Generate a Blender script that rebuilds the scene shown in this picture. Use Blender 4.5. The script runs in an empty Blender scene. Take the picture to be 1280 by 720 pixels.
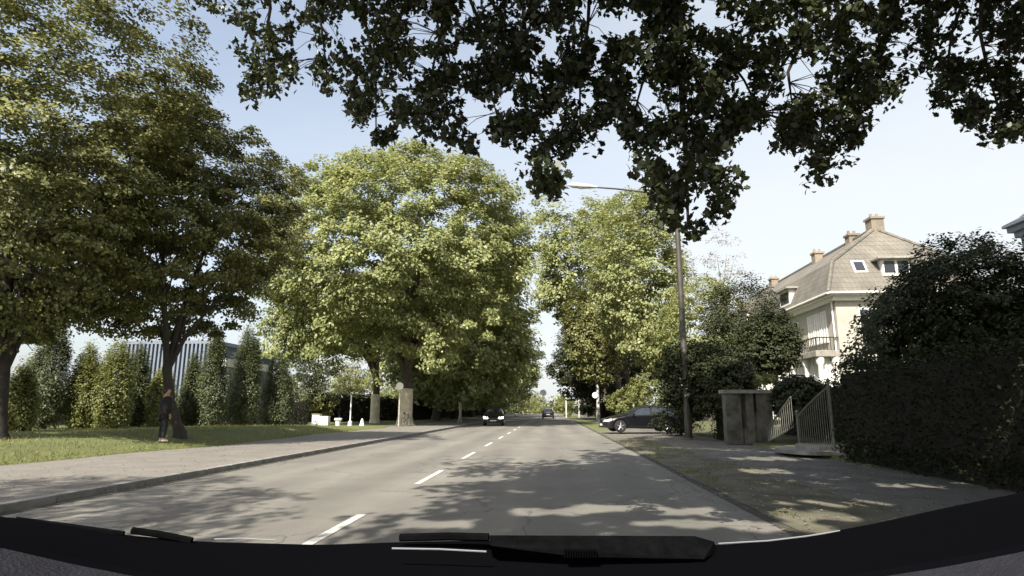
import bpy, bmesh, math, random
import numpy as np
from mathutils import Vector, Matrix, Euler
R = math.radians
scene = bpy.context.scene
COL = scene.collection

# ------------------------------------------------------------------ camera
F = 763.0                                  # focal length in pixels of a 1280 wide frame
PITCH = math.atan(152 / F); YAW = math.asin(50 / 779.6)
CAM = Vector((0, 0, 1.35))
cd = bpy.data.cameras.new('camera'); cam = bpy.data.objects.new('camera', cd); COL.objects.link(cam)
cam.location = CAM; cam.rotation_euler = (math.pi / 2 + PITCH, 0, YAW)
cd.sensor_width = 36; cd.lens = 36 * F / 1280; cd.clip_start = 0.05; cd.clip_end = 3000
scene.camera = cam
RM = Euler(cam.rotation_euler).to_matrix()
def P(px, py, Y):                          # photo pixel at a distance down the road -> world point
    d = RM @ Vector((px - 640, 360 - py, -F)); return CAM + d * (Y / d.y)
def G(px, py, z=0.0):                      # photo pixel -> point on the ground
    d = RM @ Vector((px - 640, 360 - py, -F)); return CAM + d * ((z - CAM.z) / d.z)
RT = np.array(RM.transposed())
def project(p):
    q = (p - np.array(CAM)) @ RT.T
    dz = np.where(q[:, 2] < -0.01, -q[:, 2], 0.01)
    return 640 + F * q[:, 0] / dz, 360 - F * q[:, 1] / dz, q[:, 2] < -0.01

# ------------------------------------------------------------------ light
SUN_EL, SUN_AZ = 44.0, 21.0               # sun behind the camera, a little to the left
w = bpy.data.worlds.new('World'); scene.world = w; w.use_nodes = True
nt = w.node_tree; bg = nt.nodes['Background']
sky = nt.nodes.new('ShaderNodeTexSky'); sky.sky_type = 'NISHITA'; sky.sun_disc = False
sky.sun_elevation = R(SUN_EL); sky.sun_rotation = R(180 + SUN_AZ)
sky.air_density = 1.0; sky.dust_density = 3.5; sky.ozone_density = 1.0
# thin high veil of cloud over the blue
wtc = nt.nodes.new('ShaderNodeTexCoord'); wmp = nt.nodes.new('ShaderNodeMapping'); wmp.inputs['Scale'].default_value = (1, 1, 3)
wno = nt.nodes.new('ShaderNodeTexNoise'); wno.inputs['Scale'].default_value = 2.2; wno.inputs['Detail'].default_value = 5
wr = nt.nodes.new('ShaderNodeMapRange'); wr.inputs[1].default_value = .3; wr.inputs[2].default_value = .7; wr.inputs[3].default_value = .50; wr.inputs[4].default_value = .66
wmx = nt.nodes.new('ShaderNodeMixRGB'); wmx.inputs[2].default_value = (3.85, 4.0, 4.02, 1)
nt.links.new(wtc.outputs['Generated'], wmp.inputs[0]); nt.links.new(wmp.outputs[0], wno.inputs[0]); nt.links.new(wno.outputs[0], wr.inputs[0])
wd = nt.nodes.new('ShaderNodeVectorMath'); wd.operation = 'DOT_PRODUCT'; wd.inputs[1].default_value = (.62, 0, -1.15)
nt.links.new(wtc.outputs['Generated'], wd.inputs[0])
wg = nt.nodes.new('ShaderNodeMapRange'); wg.inputs[1].default_value = -.95; wg.inputs[2].default_value = .25; wg.inputs[3].default_value = -.32; wg.inputs[4].default_value = .5
nt.links.new(wd.outputs['Value'], wg.inputs[0]); wa = nt.nodes.new('ShaderNodeMath'); wa.use_clamp = True
nt.links.new(wr.outputs[0], wa.inputs[0]); nt.links.new(wg.outputs[0], wa.inputs[1])
nt.links.new(wa.outputs[0], wmx.inputs[0]); nt.links.new(sky.outputs[0], wmx.inputs[1])
nt.links.new(wmx.outputs[0], bg.inputs[0]); bg.inputs[1].default_value = 0.13
sd = bpy.data.lights.new('sun', 'SUN'); sd.energy = 5.0; sd.angle = R(0.53); sd.color = (1.0, 0.945, 0.85)
so = bpy.data.objects.new('sun', sd); COL.objects.link(so)
ldir = Vector((math.sin(R(SUN_AZ)) * math.cos(R(SUN_EL)), math.cos(R(SUN_AZ)) * math.cos(R(SUN_EL)), -math.sin(R(SUN_EL))))
so.rotation_euler = ldir.to_track_quat('-Z', 'Y').to_euler(); so.location = (-10, -30, 40)
vs = scene.view_settings; vs.view_transform = 'Standard'; vs.look = 'None'; vs.exposure = 0.97; vs.gamma = 1
scene.cycles.max_bounces = 5; scene.cycles.diffuse_bounces = 3; scene.cycles.transmission_bounces = 4
scene.cycles.transparent_max_bounces = 4; scene.cycles.use_denoising = True

# ------------------------------------------------------------------ materials
def mat(name, col, rough=0.8, metal=0.0, var=0.0, scale=3.0, col2=None, bump=0.0, bscale=40, emit=0, spec=0.5, coat=0):
    m = bpy.data.materials.new(name); m.use_nodes = True
    n = m.node_tree.nodes; l = m.node_tree.links; b = n['Principled BSDF']
    b.inputs['Base Color'].default_value = (*col, 1); b.inputs['Roughness'].default_value = rough
    b.inputs['Metallic'].default_value = metal; b.inputs['Specular IOR Level'].default_value = spec
    b.inputs['Coat Weight'].default_value = coat
    if emit:
        b.inputs['Emission Color'].default_value = (*col, 1); b.inputs['Emission Strength'].default_value = emit
    tc = n.new('ShaderNodeTexCoord')
    if var or col2:
        no = n.new('ShaderNodeTexNoise'); no.inputs['Scale'].default_value = scale; no.inputs['Detail'].default_value = 6
        no.inputs['Roughness'].default_value = 0.65
        l.new(tc.outputs['Object'], no.inputs[0])
        r = n.new('ShaderNodeValToRGB'); c2 = col2 or tuple(c * (1 - var) for c in col)
        c1 = col if col2 else tuple(min(1, c * (1 + var)) for c in col)
        r.color_ramp.elements[0].position = 0.36; r.color_ramp.elements[1].position = 0.64
        r.color_ramp.elements[0].color = (*c2, 1); r.color_ramp.elements[1].color = (*c1, 1)
        l.new(no.outputs[0], r.inputs[0]); l.new(r.outputs[0], b.inputs['Base Color'])
    if bump:
        n2 = n.new('ShaderNodeTexNoise'); n2.inputs['Scale'].default_value = bscale; n2.inputs['Detail'].default_value = 5
        l.new(tc.outputs['Object'], n2.inputs[0])
        bp = n.new('ShaderNodeBump'); bp.inputs['Strength'].default_value = bump; bp.inputs['Distance'].default_value = 0.02
        l.new(n2.outputs[0], bp.inputs['Height']); l.new(bp.outputs[0], b.inputs['Normal'])
    return m

def leafmat(name, c1, c2, trans=0.3, rough=0.45, spec=0.35):
    m = bpy.data.materials.new(name); m.use_nodes = True
    n = m.node_tree.nodes; l = m.node_tree.links; b = n['Principled BSDF']; out = n['Material Output']
    g = n.new('ShaderNodeNewGeometry'); r = n.new('ShaderNodeValToRGB')
    r.color_ramp.elements[0].color = (*c1, 1); r.color_ramp.elements[1].color = (*c2, 1)
    tc = n.new('ShaderNodeTexCoord'); no = n.new('ShaderNodeTexNoise'); no.inputs['Scale'].default_value = 0.35
    l.new(tc.outputs['Object'], no.inputs[0])
    mx = n.new('ShaderNodeMath'); mx.operation = 'MULTIPLY_ADD'; mx.inputs[1].default_value = 0.55
    l.new(g.outputs['Random Per Island'], mx.inputs[0])
    m2 = n.new('ShaderNodeMath'); m2.operation = 'MULTIPLY_ADD'; m2.inputs[1].default_value = 1.4; m2.inputs[2].default_value = -0.48
    l.new(no.outputs[0], m2.inputs[0]); l.new(m2.outputs[0], mx.inputs[2])
    l.new(mx.outputs[0], r.inputs[0]); l.new(r.outputs[0], b.inputs['Base Color'])
    b.inputs['Roughness'].default_value = rough; b.inputs['Specular IOR Level'].default_value = spec
    t = n.new('ShaderNodeBsdfTranslucent'); hs = n.new('ShaderNodeHueSaturation')
    hs.inputs['Hue'].default_value = 0.485; hs.inputs['Saturation'].default_value = 1.15; hs.inputs['Value'].default_value = 1.3
    l.new(r.outputs[0], hs.inputs['Color']); l.new(hs.outputs[0], t.inputs[0])
    ms = n.new('ShaderNodeMixShader'); ms.inputs[0].default_value = trans
    l.new(b.outputs[0], ms.inputs[1]); l.new(t.outputs[0], ms.inputs[2]); l.new(ms.outputs[0], out.inputs[0])
    return m

def roadmat():
    m = bpy.data.materials.new('asphalt'); m.use_nodes = True
    n = m.node_tree.nodes; l = m.node_tree.links; b = n['Principled BSDF']
    tc = n.new('ShaderNodeTexCoord'); mp = n.new('ShaderNodeMapping'); mp.inputs['Scale'].default_value = (1, 0.12, 1)
    l.new(tc.outputs['Object'], mp.inputs[0])
    a = n.new('ShaderNodeTexNoise'); a.inputs['Scale'].default_value = 1.1; a.inputs['Detail'].default_value = 7
    l.new(mp.outputs[0], a.inputs[0])
    r = n.new('ShaderNodeValToRGB'); r.color_ramp.elements[0].position = .3; r.color_ramp.elements[1].position = .7
    r.color_ramp.elements[0].color = (.146, .137, .118, 1); r.color_ramp.elements[1].color = (.20, .188, .16, 1)
    l.new(a.outputs[0], r.inputs[0])
    f = n.new('ShaderNodeTexNoise'); f.inputs['Scale'].default_value = 70; f.inputs['Detail'].default_value = 3
    l.new(tc.outputs['Object'], f.inputs[0])
    r2 = n.new('ShaderNodeValToRGB'); r2.color_ramp.elements[0].position = .35; r2.color_ramp.elements[1].position = .7
    r2.color_ramp.elements[0].color = (.78, .78, .78, 1); r2.color_ramp.elements[1].color = (1.15, 1.15, 1.15, 1)
    l.new(f.outputs[0], r2.inputs[0])
    mu = n.new('ShaderNodeMixRGB'); mu.blend_type = 'MULTIPLY'; mu.inputs[0].default_value = 1
    l.new(r.outputs[0], mu.inputs[1]); l.new(r2.outputs[0], mu.inputs[2])
    v = n.new('ShaderNodeTexVoronoi'); v.feature = 'DISTANCE_TO_EDGE'; v.inputs['Scale'].default_value = .33
    wn = n.new('ShaderNodeTexNoise'); wn.inputs['Scale'].default_value = 1.5; wn.inputs['Detail'].default_value = 4
    l.new(tc.outputs['Object'], wn.inputs[0])
    ad = n.new('ShaderNodeMixRGB'); ad.blend_type = 'ADD'; ad.inputs[0].default_value = .9
    l.new(tc.outputs['Object'], ad.inputs[1]); l.new(wn.outputs['Color'], ad.inputs[2]); l.new(ad.outputs[0], v.inputs[0])
    cr = n.new('ShaderNodeValToRGB'); cr.color_ramp.elements[0].position = 0; cr.color_ramp.elements[1].position = .008
    cr.color_ramp.elements[0].color = (.5, .5, .5, 1); cr.color_ramp.elements[1].color = (1, 1, 1, 1)
    l.new(v.outputs[0], cr.inputs[0])
    m3 = n.new('ShaderNodeMixRGB'); m3.blend_type = 'MULTIPLY'; m3.inputs[0].default_value = 1
    l.new(mu.outputs[0], m3.inputs[1]); l.new(cr.outputs[0], m3.inputs[2])
    sx = n.new('ShaderNodeSeparateXYZ'); l.new(tc.outputs['Object'], sx.inputs[0])
    wv = n.new('ShaderNodeTexWave'); wv.wave_type = 'BANDS'; wv.bands_direction = 'X'; wv.inputs['Scale'].default_value = .19; wv.inputs['Distortion'].default_value = .6; wv.inputs['Detail'].default_value = 3
    l.new(mp.outputs[0], wv.inputs[0])
    tr = n.new('ShaderNodeMapRange'); tr.inputs[3].default_value = .9; tr.inputs[4].default_value = 1.08; l.new(wv.outputs[0], tr.inputs[0])
    pn = n.new('ShaderNodeTexNoise'); pn.inputs['Scale'].default_value = .35; pn.inputs['Detail'].default_value = 8; pn.inputs['Roughness'].default_value = .7; l.new(tc.outputs['Object'], pn.inputs[0])
    pr = n.new('ShaderNodeMapRange'); pr.inputs[1].default_value = .35; pr.inputs[2].default_value = .68; pr.inputs[3].default_value = 1.12; pr.inputs[4].default_value = .84; l.new(pn.outputs[0], pr.inputs[0])
    mm = n.new('ShaderNodeMath'); mm.operation = 'MULTIPLY'; l.new(tr.outputs[0], mm.inputs[0]); l.new(pr.outputs[0], mm.inputs[1])
    m4 = n.new('ShaderNodeMixRGB'); m4.blend_type = 'MULTIPLY'; m4.inputs[0].default_value = 1; l.new(m3.outputs[0], m4.inputs[1]); l.new(mm.outputs[0], m4.inputs[2])
    l.new(m4.outputs[0], b.inputs['Base Color']); b.inputs['Roughness'].default_value = .82
    bp = n.new('ShaderNodeBump'); bp.inputs['Strength'].default_value = .35; bp.inputs['Distance'].default_value = .01
    l.new(f.outputs[0], bp.inputs['Height']); l.new(bp.outputs[0], b.inputs['Normal'])
    return m

def tilemat(name, c1, c2, mortar, sx, sy, plane='XY', off=0.5):
    m = bpy.data.materials.new(name); m.use_nodes = True
    n = m.node_tree.nodes; l = m.node_tree.links; b = n['Principled BSDF']
    tc = n.new('ShaderNodeTexCoord'); sp = n.new('ShaderNodeSeparateXYZ'); cb = n.new('ShaderNodeCombineXYZ')
    l.new(tc.outputs['Object'], sp.inputs[0])
    if plane == 'XY': l.new(sp.outputs[0], cb.inputs[0]); l.new(sp.outputs[1], cb.inputs[1])
    else:
        ad = n.new('ShaderNodeMath'); l.new(sp.outputs[0], ad.inputs[0]); l.new(sp.outputs[1], ad.inputs[1])
        l.new(ad.outputs[0], cb.inputs[0]); l.new(sp.outputs[2], cb.inputs[1])
    br = n.new('ShaderNodeTexBrick'); br.offset = off
    br.inputs['Scale'].default_value = 1; br.inputs['Brick Width'].default_value = sx; br.inputs['Row Height'].default_value = sy
    br.inputs['Mortar Size'].default_value = min(sx, sy) * .07
    br.inputs['Color1'].default_value = (*c1, 1); br.inputs['Color2'].default_value = (*c2, 1); br.inputs['Mortar'].default_value = (*mortar, 1)
    l.new(cb.outputs[0], br.inputs[0])
    no = n.new('ShaderNodeTexNoise'); no.inputs['Scale'].default_value = .8; no.inputs['Detail'].default_value = 6
    l.new(tc.outputs['Object'], no.inputs[0])
    r = n.new('ShaderNodeValToRGB'); r.color_ramp.elements[0].position = .3; r.color_ramp.elements[1].position = .7
    r.color_ramp.elements[0].color = (.7, .7, .68, 1); r.color_ramp.elements[1].color = (1.15, 1.12, 1.08, 1)
    l.new(no.outputs[0], r.inputs[0])
    mu = n.new('ShaderNodeMixRGB'); mu.blend_type = 'MULTIPLY'; mu.inputs[0].default_value = 1
    l.new(br.outputs[0], mu.inputs[1]); l.new(r.outputs[0], mu.inputs[2]); l.new(mu.outputs[0], b.inputs['Base Color'])
    b.inputs['Roughness'].default_value = .85
    bp = n.new('ShaderNodeBump'); bp.inputs['Strength'].default_value = .4; bp.inputs['Distance'].default_value = .02; bp.invert = True
    l.new(br.outputs['Fac'], bp.inputs['Height']); l.new(bp.outputs[0], b.inputs['Normal'])
    return m

M = dict(
    asphalt=roadmat(),
    paving=mat('paving', (.185, .17, .148), .9, col2=(.145, .133, .115), scale=1.1, bump=.3, bscale=50),
    slabs=mat('slabs', (.155, .146, .125), .95, col2=(.095, .09, .072), scale=.9, bump=.4, bscale=30),
    kerb=mat('kerb_stone', (.22, .21, .19), .9, var=.25, scale=4, bump=.3),
    soil=mat('verge_soil', (.155, .14, .10), .95, col2=(.06, .058, .032), scale=1.3, bump=.6),
    lawn=mat('lawn', (.13, .145, .05), .95, col2=(.095, .11, .035), scale=.8, bump=.8, bscale=60),
    earth=mat('earth', (.10, .11, .045), .95, col2=(.07, .07, .035), scale=.2, bump=.4),
    paint=mat('road_paint', (.62, .61, .57), .8, col2=(.36, .35, .32), scale=7, bump=.3),
    gutter=mat('gutter_dirt', (.05, .047, .035), .95, var=.3, scale=6),
    bark=mat('bark', (.085, .07, .052), .95, col2=(.045, .037, .028), scale=5, bump=1.0, bscale=14),
    pale_sunlit_bark=mat('pale_bark_sunlit', (.60, .55, .43), .9, col2=(.42, .38, .28), scale=2.2, bump=.5, bscale=8),  # young tree bark, and sunlight painted onto the plane trunks
    darkbark=mat('dark_bark', (.035, .03, .025), .95, var=.3, scale=5, bump=.8, bscale=14),
    leaf_plane=leafmat('leaf_plane', (.14, .162, .056), (.325, .35, .145), .3),
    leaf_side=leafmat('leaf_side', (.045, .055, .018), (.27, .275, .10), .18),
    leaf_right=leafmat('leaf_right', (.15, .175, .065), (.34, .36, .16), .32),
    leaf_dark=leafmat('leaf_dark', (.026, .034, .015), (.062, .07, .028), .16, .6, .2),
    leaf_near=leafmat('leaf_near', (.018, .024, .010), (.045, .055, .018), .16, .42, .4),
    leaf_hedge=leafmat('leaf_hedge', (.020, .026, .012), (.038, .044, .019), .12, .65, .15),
    leaf_column=leafmat('leaf_column', (.07, .09, .04), (.17, .185, .09), .3),
    leaf_yellow=leafmat('leaf_yellow', (.13, .155, .045), (.30, .31, .12), .35),
    leaf_pale=leafmat('leaf_pale', (.20, .17, .12), (.30, .26, .18), .3),
    grass=leafmat('grass_blade', (.12, .14, .04), (.24, .24, .09), .35),
    core=mat('hedge_twigs', (.02, .018, .012), 1, var=.3),
    rooftile=tilemat('roof_tile', (.175, .163, .138), (.15, .14, .12), (.11, .102, .088), .3, .36, 'XZ'),
    slate=tilemat('roof_slate', (.10, .11, .125), (.08, .085, .10), (.04, .042, .05), .3, .25, 'XZ'),
    cream=mat('cream_render', (.38, .365, .31), .9, var=.12, scale=1.2, bump=.15),
    white=mat('white_paint', (.74, .73, .69), .6, var=.06, scale=3),
    greywall=mat('blue_grey_render', (.20, .23, .28), .9, var=.15, scale=1.2),
    tanbrick=tilemat('tan_brick', (.30, .23, .16), (.25, .18, .12), (.30, .28, .24), .22, .07, 'XZ'),
    glass=mat('window_glass', (.03, .035, .04), .05, spec=.8),
    curtain=mat('net_curtain', (.62, .62, .58), .9, var=.15, scale=8),
    chimney=tilemat('chimney_brick', (.27, .225, .175), (.22, .18, .14), (.26, .24, .21), .22, .08, 'XZ'),
    concrete=mat('gate_concrete', (.15, .147, .13), .9, col2=(.055, .055, .04), scale=2.2, bump=.4, bscale=12),
    stone=mat('step_stone', (.25, .235, .205), .85, var=.25, scale=3, bump=.2),
    iron=mat('pale_iron', (.14, .14, .115), .6, var=.25, scale=10),
    steel=mat('mast_steel', (.055, .048, .04), .6, .2, var=.3, scale=2),
    palemast=mat('pale_mast', (.50, .49, .44), .6, .1, var=.15, scale=2),
    lampglass=mat('lamp_glass', (.55, .58, .60), .15),
    tyre=mat('tyre', (.015, .015, .016), .85), rim=mat('rim', (.55, .55, .54), .3, .8),
    black=mat('car_black', (.006, .006, .008), .3, 0, coat=.35, spec=.4), navy=mat('car_navy', (.008, .010, .02), .3, .0, coat=.35, spec=.4),
    carglass=mat('car_glass', (.02, .025, .03), .03, spec=1.0), plastic=mat('black_plastic', (.012, .012, .013), .6),
    lens=mat('headlamp_glass', (.75, .77, .78), .1, .2), lit=mat('headlamp_lit', (1, .97, .9), .3, emit=7),
    red=mat('tail_lamp', (.06, .004, .004), .3), plate=mat('number_plate', (.65, .66, .6), .5), yplate=mat('rear_plate', (.4, .42, .42), .5),
    frit=mat('windscreen_seal', (.0022, .0022, .003), 1, spec=.01), rubber=mat('wiper_rubber', (.004, .004, .0045), 1, spec=0, var=.3, scale=60),
    dash=mat('dashboard_vinyl', (.020, .020, .025), .9, var=.15, scale=40, spec=.08, bump=.3, bscale=300),
    bonnet=mat('bonnet_paint', (.028, .029, .033), .45, spec=.35), trimline=mat('bright_trim', (.4, .42, .44), .4, .6),
    metalroof=mat('blue_cladding', (.05, .07, .10), .6, .1, var=.1), fin=mat('facade_fin', (.14, .165, .21), .6),
    skin=mat('skin', (.30, .17, .12), .6), coat=mat('dark_coat', (.003, .003, .005), .9, var=.3, scale=6), hair=mat('dark_hair', (.02, .014, .01), .7),
    trousers=mat('trousers', (.008, .008, .011), .9), shoe=mat('pale_shoe', (.35, .33, .30), .7),
    signwhite=mat('sign_white', (.78, .78, .76), .5), signred=mat('sign_red', (.45, .03, .03), .5), signblue=mat('sign_blue', (.03, .09, .35), .5),
)

# ------------------------------------------------------------------ mesh helpers
class MB:
    def __init__(s): s.v = []; s.f = []; s.sm = False
    def poly(s, pts):
        b = len(s.v); s.v += [tuple(p) for p in pts]; s.f.append(tuple(range(b, b + len(pts)))); return s
    def box(s, x0, y0, z0, x1, y1, z1, bev=0):
        b = len(s.v)
        s.v += [(x0, y0, z0), (x1, y0, z0), (x1, y1, z0), (x0, y1, z0), (x0, y0, z1), (x1, y0, z1), (x1, y1, z1), (x0, y1, z1)]
        s.f += [tuple(b + i for i in q) for q in ((0, 3, 2, 1), (4, 5, 6, 7), (0, 1, 5, 4), (1, 2, 6, 5), (2, 3, 7, 6), (3, 0, 4, 7))]
        return s
    def tube(s, pts, rad, n=8, cap=True):
        pts = [Vector(p) for p in pts]
        rad = rad if hasattr(rad, '__len__') else [rad] * len(pts)
        b = len(s.v); ref = None
        for i, p in enumerate(pts):
            d = (pts[min(i + 1, len(pts) - 1)] - pts[max(i - 1, 0)]).normalized()
            if ref is None: ref = Vector((1, 0, 0)) if abs(d.x) < .8 else Vector((0, 1, 0))
            u = d.cross(ref).normalized(); v = d.cross(u).normalized(); ref = v.cross(d) * 1.0 if False else ref
            for k in range(n):
                a = 2 * math.pi * k / n
                s.v.append(tuple(p + (u * math.cos(a) + v * math.sin(a)) * rad[i]))
        for i in range(len(pts) - 1):
            for k in range(n):
                k2 = (k + 1) % n
                s.f.append((b + i * n + k, b + i * n + k2, b + (i + 1) * n + k2, b + (i + 1) * n + k))
        if cap:
            s.f.append(tuple(b + k for k in range(n))); s.f.append(tuple(b + (len(pts) - 1) * n + k for k in reversed(range(n))))
        return s
    def lathe(s, c, axis, prof, n=20):      # prof: (offset along axis, radius)
        c = Vector(c); ax = Vector(axis).normalized(); return s.tube([c + ax * o for o, r in prof], [max(r, .0005) for o, r in prof], n)
    def sheet(s, rows):                     # grid of points
        b = len(s.v); nr = len(rows); nc = len(rows[0])
        for r_ in rows: s.v += [tuple(p) for p in r_]
        for i in range(nr - 1):
            for j in range(nc - 1):
                s.f.append((b + i * nc + j, b + i * nc + j + 1, b + (i + 1) * nc + j + 1, b + (i + 1) * nc + j))
        return s
    def build(s, name, m, parent=None, smooth=False, loc=None, bevel=0):
        me = bpy.data.meshes.new(name); me.from_pydata(s.v, [], s.f)
        bm = bmesh.new(); bm.from_mesh(me); bmesh.ops.recalc_face_normals(bm, faces=bm.faces); bm.to_mesh(me); bm.free()
        me.materials.append(m)
        if smooth:
            me.polygons.foreach_set('use_smooth', [True] * len(me.polygons))
            try: me.set_sharp_from_angle(angle=R(40))
            except Exception: pass
        o = bpy.data.objects.new(name, me); COL.objects.link(o)
        if parent: o.parent = parent
        if loc: o.location = loc
        if bevel:
            bv = o.modifiers.new('b', 'BEVEL'); bv.width = bevel; bv.segments = 2; bv.limit_method = 'ANGLE'
        return o

def thing(name, label, cat, loc=(0, 0, 0), rz=0, group=None):
    o = bpy.data.objects.new(name, None); COL.objects.link(o); o.empty_display_size = .3
    o.location = loc; o.rotation_euler = (0, 0, rz); return tag(o, label, cat, group)
def tag(o, label=None, cat=None, group=None, kind=None):
    if label: o['label'] = label
    if cat: o['category'] = cat
    if group: o['group'] = group
    if kind: o['kind'] = kind
    return o
def struct(o): o['kind'] = 'structure'; return o
def dup(root, loc, rz, label, scale=1.0, sz=None):
    r = root.copy(); COL.objects.link(r); r.location = loc; r.rotation_euler = (0, 0, rz)
    r.scale = (scale, scale, sz or scale); r['label'] = label
    for ch in list(root.children):
        c = ch.copy(); COL.objects.link(c); c.parent = r
        for g in ch.children:
            d = g.copy(); COL.objects.link(d); d.parent = c
    return r

# ------------------------------------------------------------------ leaves and trees
OAK = np.array([(0, -.5), (.13, -.36), (.10, -.22), (.30, -.10), (.24, .04), (.38, .20), (.22, .28), (.16, .44), (0, .52),
                (-.16, .44), (-.22, .28), (-.38, .20), (-.24, .04), (-.30, -.10), (-.10, -.22), (-.13, -.36)])
DIA = np.array([(0, -.5), (.34, -.05), (0, .5), (-.34, -.05)])
HEX = np.array([(0, -.5), (.30, -.25), (.33, .15), (0, .5), (-.33, .15), (-.30, -.25)])
BLADE = np.array([(-.06, 0), (.06, 0), (0, 1.0)])
def leaves(name, pos, size, m, parent=None, shape=DIA, seed=1, up=0.35, hang=0.0, kind=None, blade=False, centre=None, out=1.0):
    rng = np.random.default_rng(seed); n = len(pos); k = len(shape)
    nrm = rng.normal(size=(n, 3)); nrm /= np.linalg.norm(nrm, axis=1)[:, None]
    nrm[:, 2] = np.abs(nrm[:, 2]) * 1.0 + up
    if centre is not None:
        ov = pos - np.array(centre); ov /= np.linalg.norm(ov, axis=1)[:, None] + 1e-6; nrm /= np.linalg.norm(nrm, axis=1)[:, None]; nrm += ov * out
    nrm /= np.linalg.norm(nrm, axis=1)[:, None]
    t = rng.normal(size=(n, 3)); t[:, 2] -= hang
    if blade:
        t = rng.normal(size=(n, 3)) * .35; t[:, 2] = 1; nrm = rng.normal(size=(n, 3))
    t -= (t * nrm).sum(1)[:, None] * nrm; t /= np.linalg.norm(t, axis=1)[:, None]
    b = np.cross(nrm, t)
    if np.isscalar(size): size = np.full(n, size)
    sc = size * rng.uniform(.7, 1.25, n)
    fold = np.abs(shape[:, 0])[None, :, None] * nrm[:, None, :] * .35
    v = pos[:, None, :] + sc[:, None, None] * (shape[None, :, 0, None] * b[:, None, :] + shape[None, :, 1, None] * t[:, None, :] + fold)
    me = bpy.data.meshes.new(name)
    me.vertices.add(n * k); me.vertices.foreach_set('co', v.reshape(-1).astype(np.float32))
    me.loops.add(n * k); me.loops.foreach_set('vertex_index', np.arange(n * k, dtype=np.int32))
    me.polygons.add(n); me.polygons.foreach_set('loop_start', np.arange(0, n * k, k, dtype=np.int32))
    me.polygons.foreach_set('loop_total', np.full(n, k, dtype=np.int32))
    me.update(calc_edges=True); me.materials.append(m)
    o = bpy.data.objects.new(name, me); COL.objects.link(o)
    if parent: o.parent = parent
    return o

def lumpy(rng, nl=9, amp=.22, width=4.0):
    dirs = rng.normal(size=(nl, 3)); dirs /= np.linalg.norm(dirs, axis=1)[:, None]; a = rng.uniform(-.6, 1, nl) * amp
    def f(d): return 1 + (np.exp(width * (d @ dirs.T - 1)) * a).sum(1)
    return f
def crown_clumps(rng, c, rad, n, low=0.75, shell=.62, amp=.22, taper=0.0, nl=12):
    f = lumpy(rng, nl, amp)
    d = rng.normal(size=(n, 3)); d /= np.linalg.norm(d, axis=1)[:, None]
    r = f(d) * (shell + (1 - shell) * rng.uniform(0, 1, n) ** .6)
    inner = rng.uniform(0, 1, n) < .12; r[inner] *= rng.uniform(.3, .8, inner.sum())
    p = d * r[:, None] * np.array(rad)
    neg = p[:, 2] < 0; p[neg, 2] *= low
    if taper: p[:, :2] *= (1 - taper * (p[:, 2:3] / rad[2] + low) / (1 + low))
    return p + np.array(c)
def scatter(rng, cl, cr, per, flat=.6):
    n = len(cl); q = rng.normal(size=(n, per, 3)); q /= np.linalg.norm(q, axis=2)[:, :, None]
    q *= (rng.uniform(0, 1, (n, per, 1)) ** .45)
    s = cr * rng.uniform(.6, 1.35, (n, 1, 1))
    q = q * s * np.array([1, 1, flat])
    q[:, :, 2] -= (q[:, :, 0] ** 2 + q[:, :, 1] ** 2) / (cr * 2.2)
    return (cl[:, None, :] + q).reshape(-1, 3)
def limbs(rng, base, r0, fork_z, targets, lean=(0, 0)):
    m = MB(); base = Vector(base); fork = base + Vector((lean[0], lean[1], fork_z))
    mid = base.lerp(fork, .5) + Vector((rng.normal() * .05, rng.normal() * .05, 0))
    m.tube([base - Vector((0, 0, .3)), base + Vector((0, 0, .12)), base.lerp(fork, .15), mid, fork, fork + Vector((0, 0, .4))],
           [r0 * 1.7, r0 * 1.35, r0 * 1.05, r0 * .95, r0 * .92, r0 * .7], 12)
    for t in targets:
        t = Vector(t); d = t - fork; L = d.length
        p1 = fork + Vector((d.x * .15, d.y * .15, d.z * .3)); p2 = fork + d * .55 + Vector((rng.normal(), rng.normal(), 0)) * L * .05 + Vector((0, 0, L * .08))
        rr = r0 * rng.uniform(.38, .6)
        m.tube([fork - Vector((0, 0, .2)), p1, p2, t], [rr * 1.15, rr, rr * .6, rr * .15], 7)
        for _ in range(3):
            q = p2 + Vector(rng.normal(size=3)) * L * .28
            q = p2 + (q - p2) * .5; m.tube([p1.lerp(p2, rng.uniform(.6, .95)), (p2 + q) / 2 + Vector((0, 0, .1)), q], [rr * .45, rr * .3, rr * .08], 5)
    return m
def tree(name, label, base, crown_c, rad, n, cr, per, leaf, m, bark='bark', seed=1, low=.75, shell=.6, amp=.22, r0=.3, fork=.45,
         group=None, cat='tree', hang=.2, taper=0.0, nl=12, flat=.6, filt=None, nlimb=7, shape=DIA, extra=None, lean=None):
    rng = np.random.default_rng(seed); base = Vector(base); c = Vector(crown_c) - base
    t = thing(name, label, cat, base, 0, group)
    cl = crown_clumps(rng, c, rad, n, low, shell, amp, taper, nl)
    if extra is not None: cl = np.vstack([cl, np.array(extra) - np.array(base)])
    if filt: cl = cl[filt(cl + np.array(base))]
    pts = scatter(rng, cl, cr, per, flat)
    leaves('crown', pts, leaf, m, t, shape, seed + 5, hang=hang, centre=(c.x, c.y, c.z - rad[2] * .2), out=.9)
    fz = max(.8, (c.z - rad[2] * low) * fork * 2) if fork < 1 else fork
    ln = lean or (c.x * .25, c.y * .25)
    hi = cl[cl[:, 2] > fz + .3]
    tg = hi[rng.integers(0, len(hi), nlimb)] if len(hi) else cl[:nlimb]
    tg = [Vector(q) * .0 + (Vector(q) - Vector((0, 0, fz))) * .85 + Vector((0, 0, fz)) for q in tg]
    limbs(rng, (0, 0, 0), r0, fz, tg, ln).build('trunk', M[bark], t, True)
    return t

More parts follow.
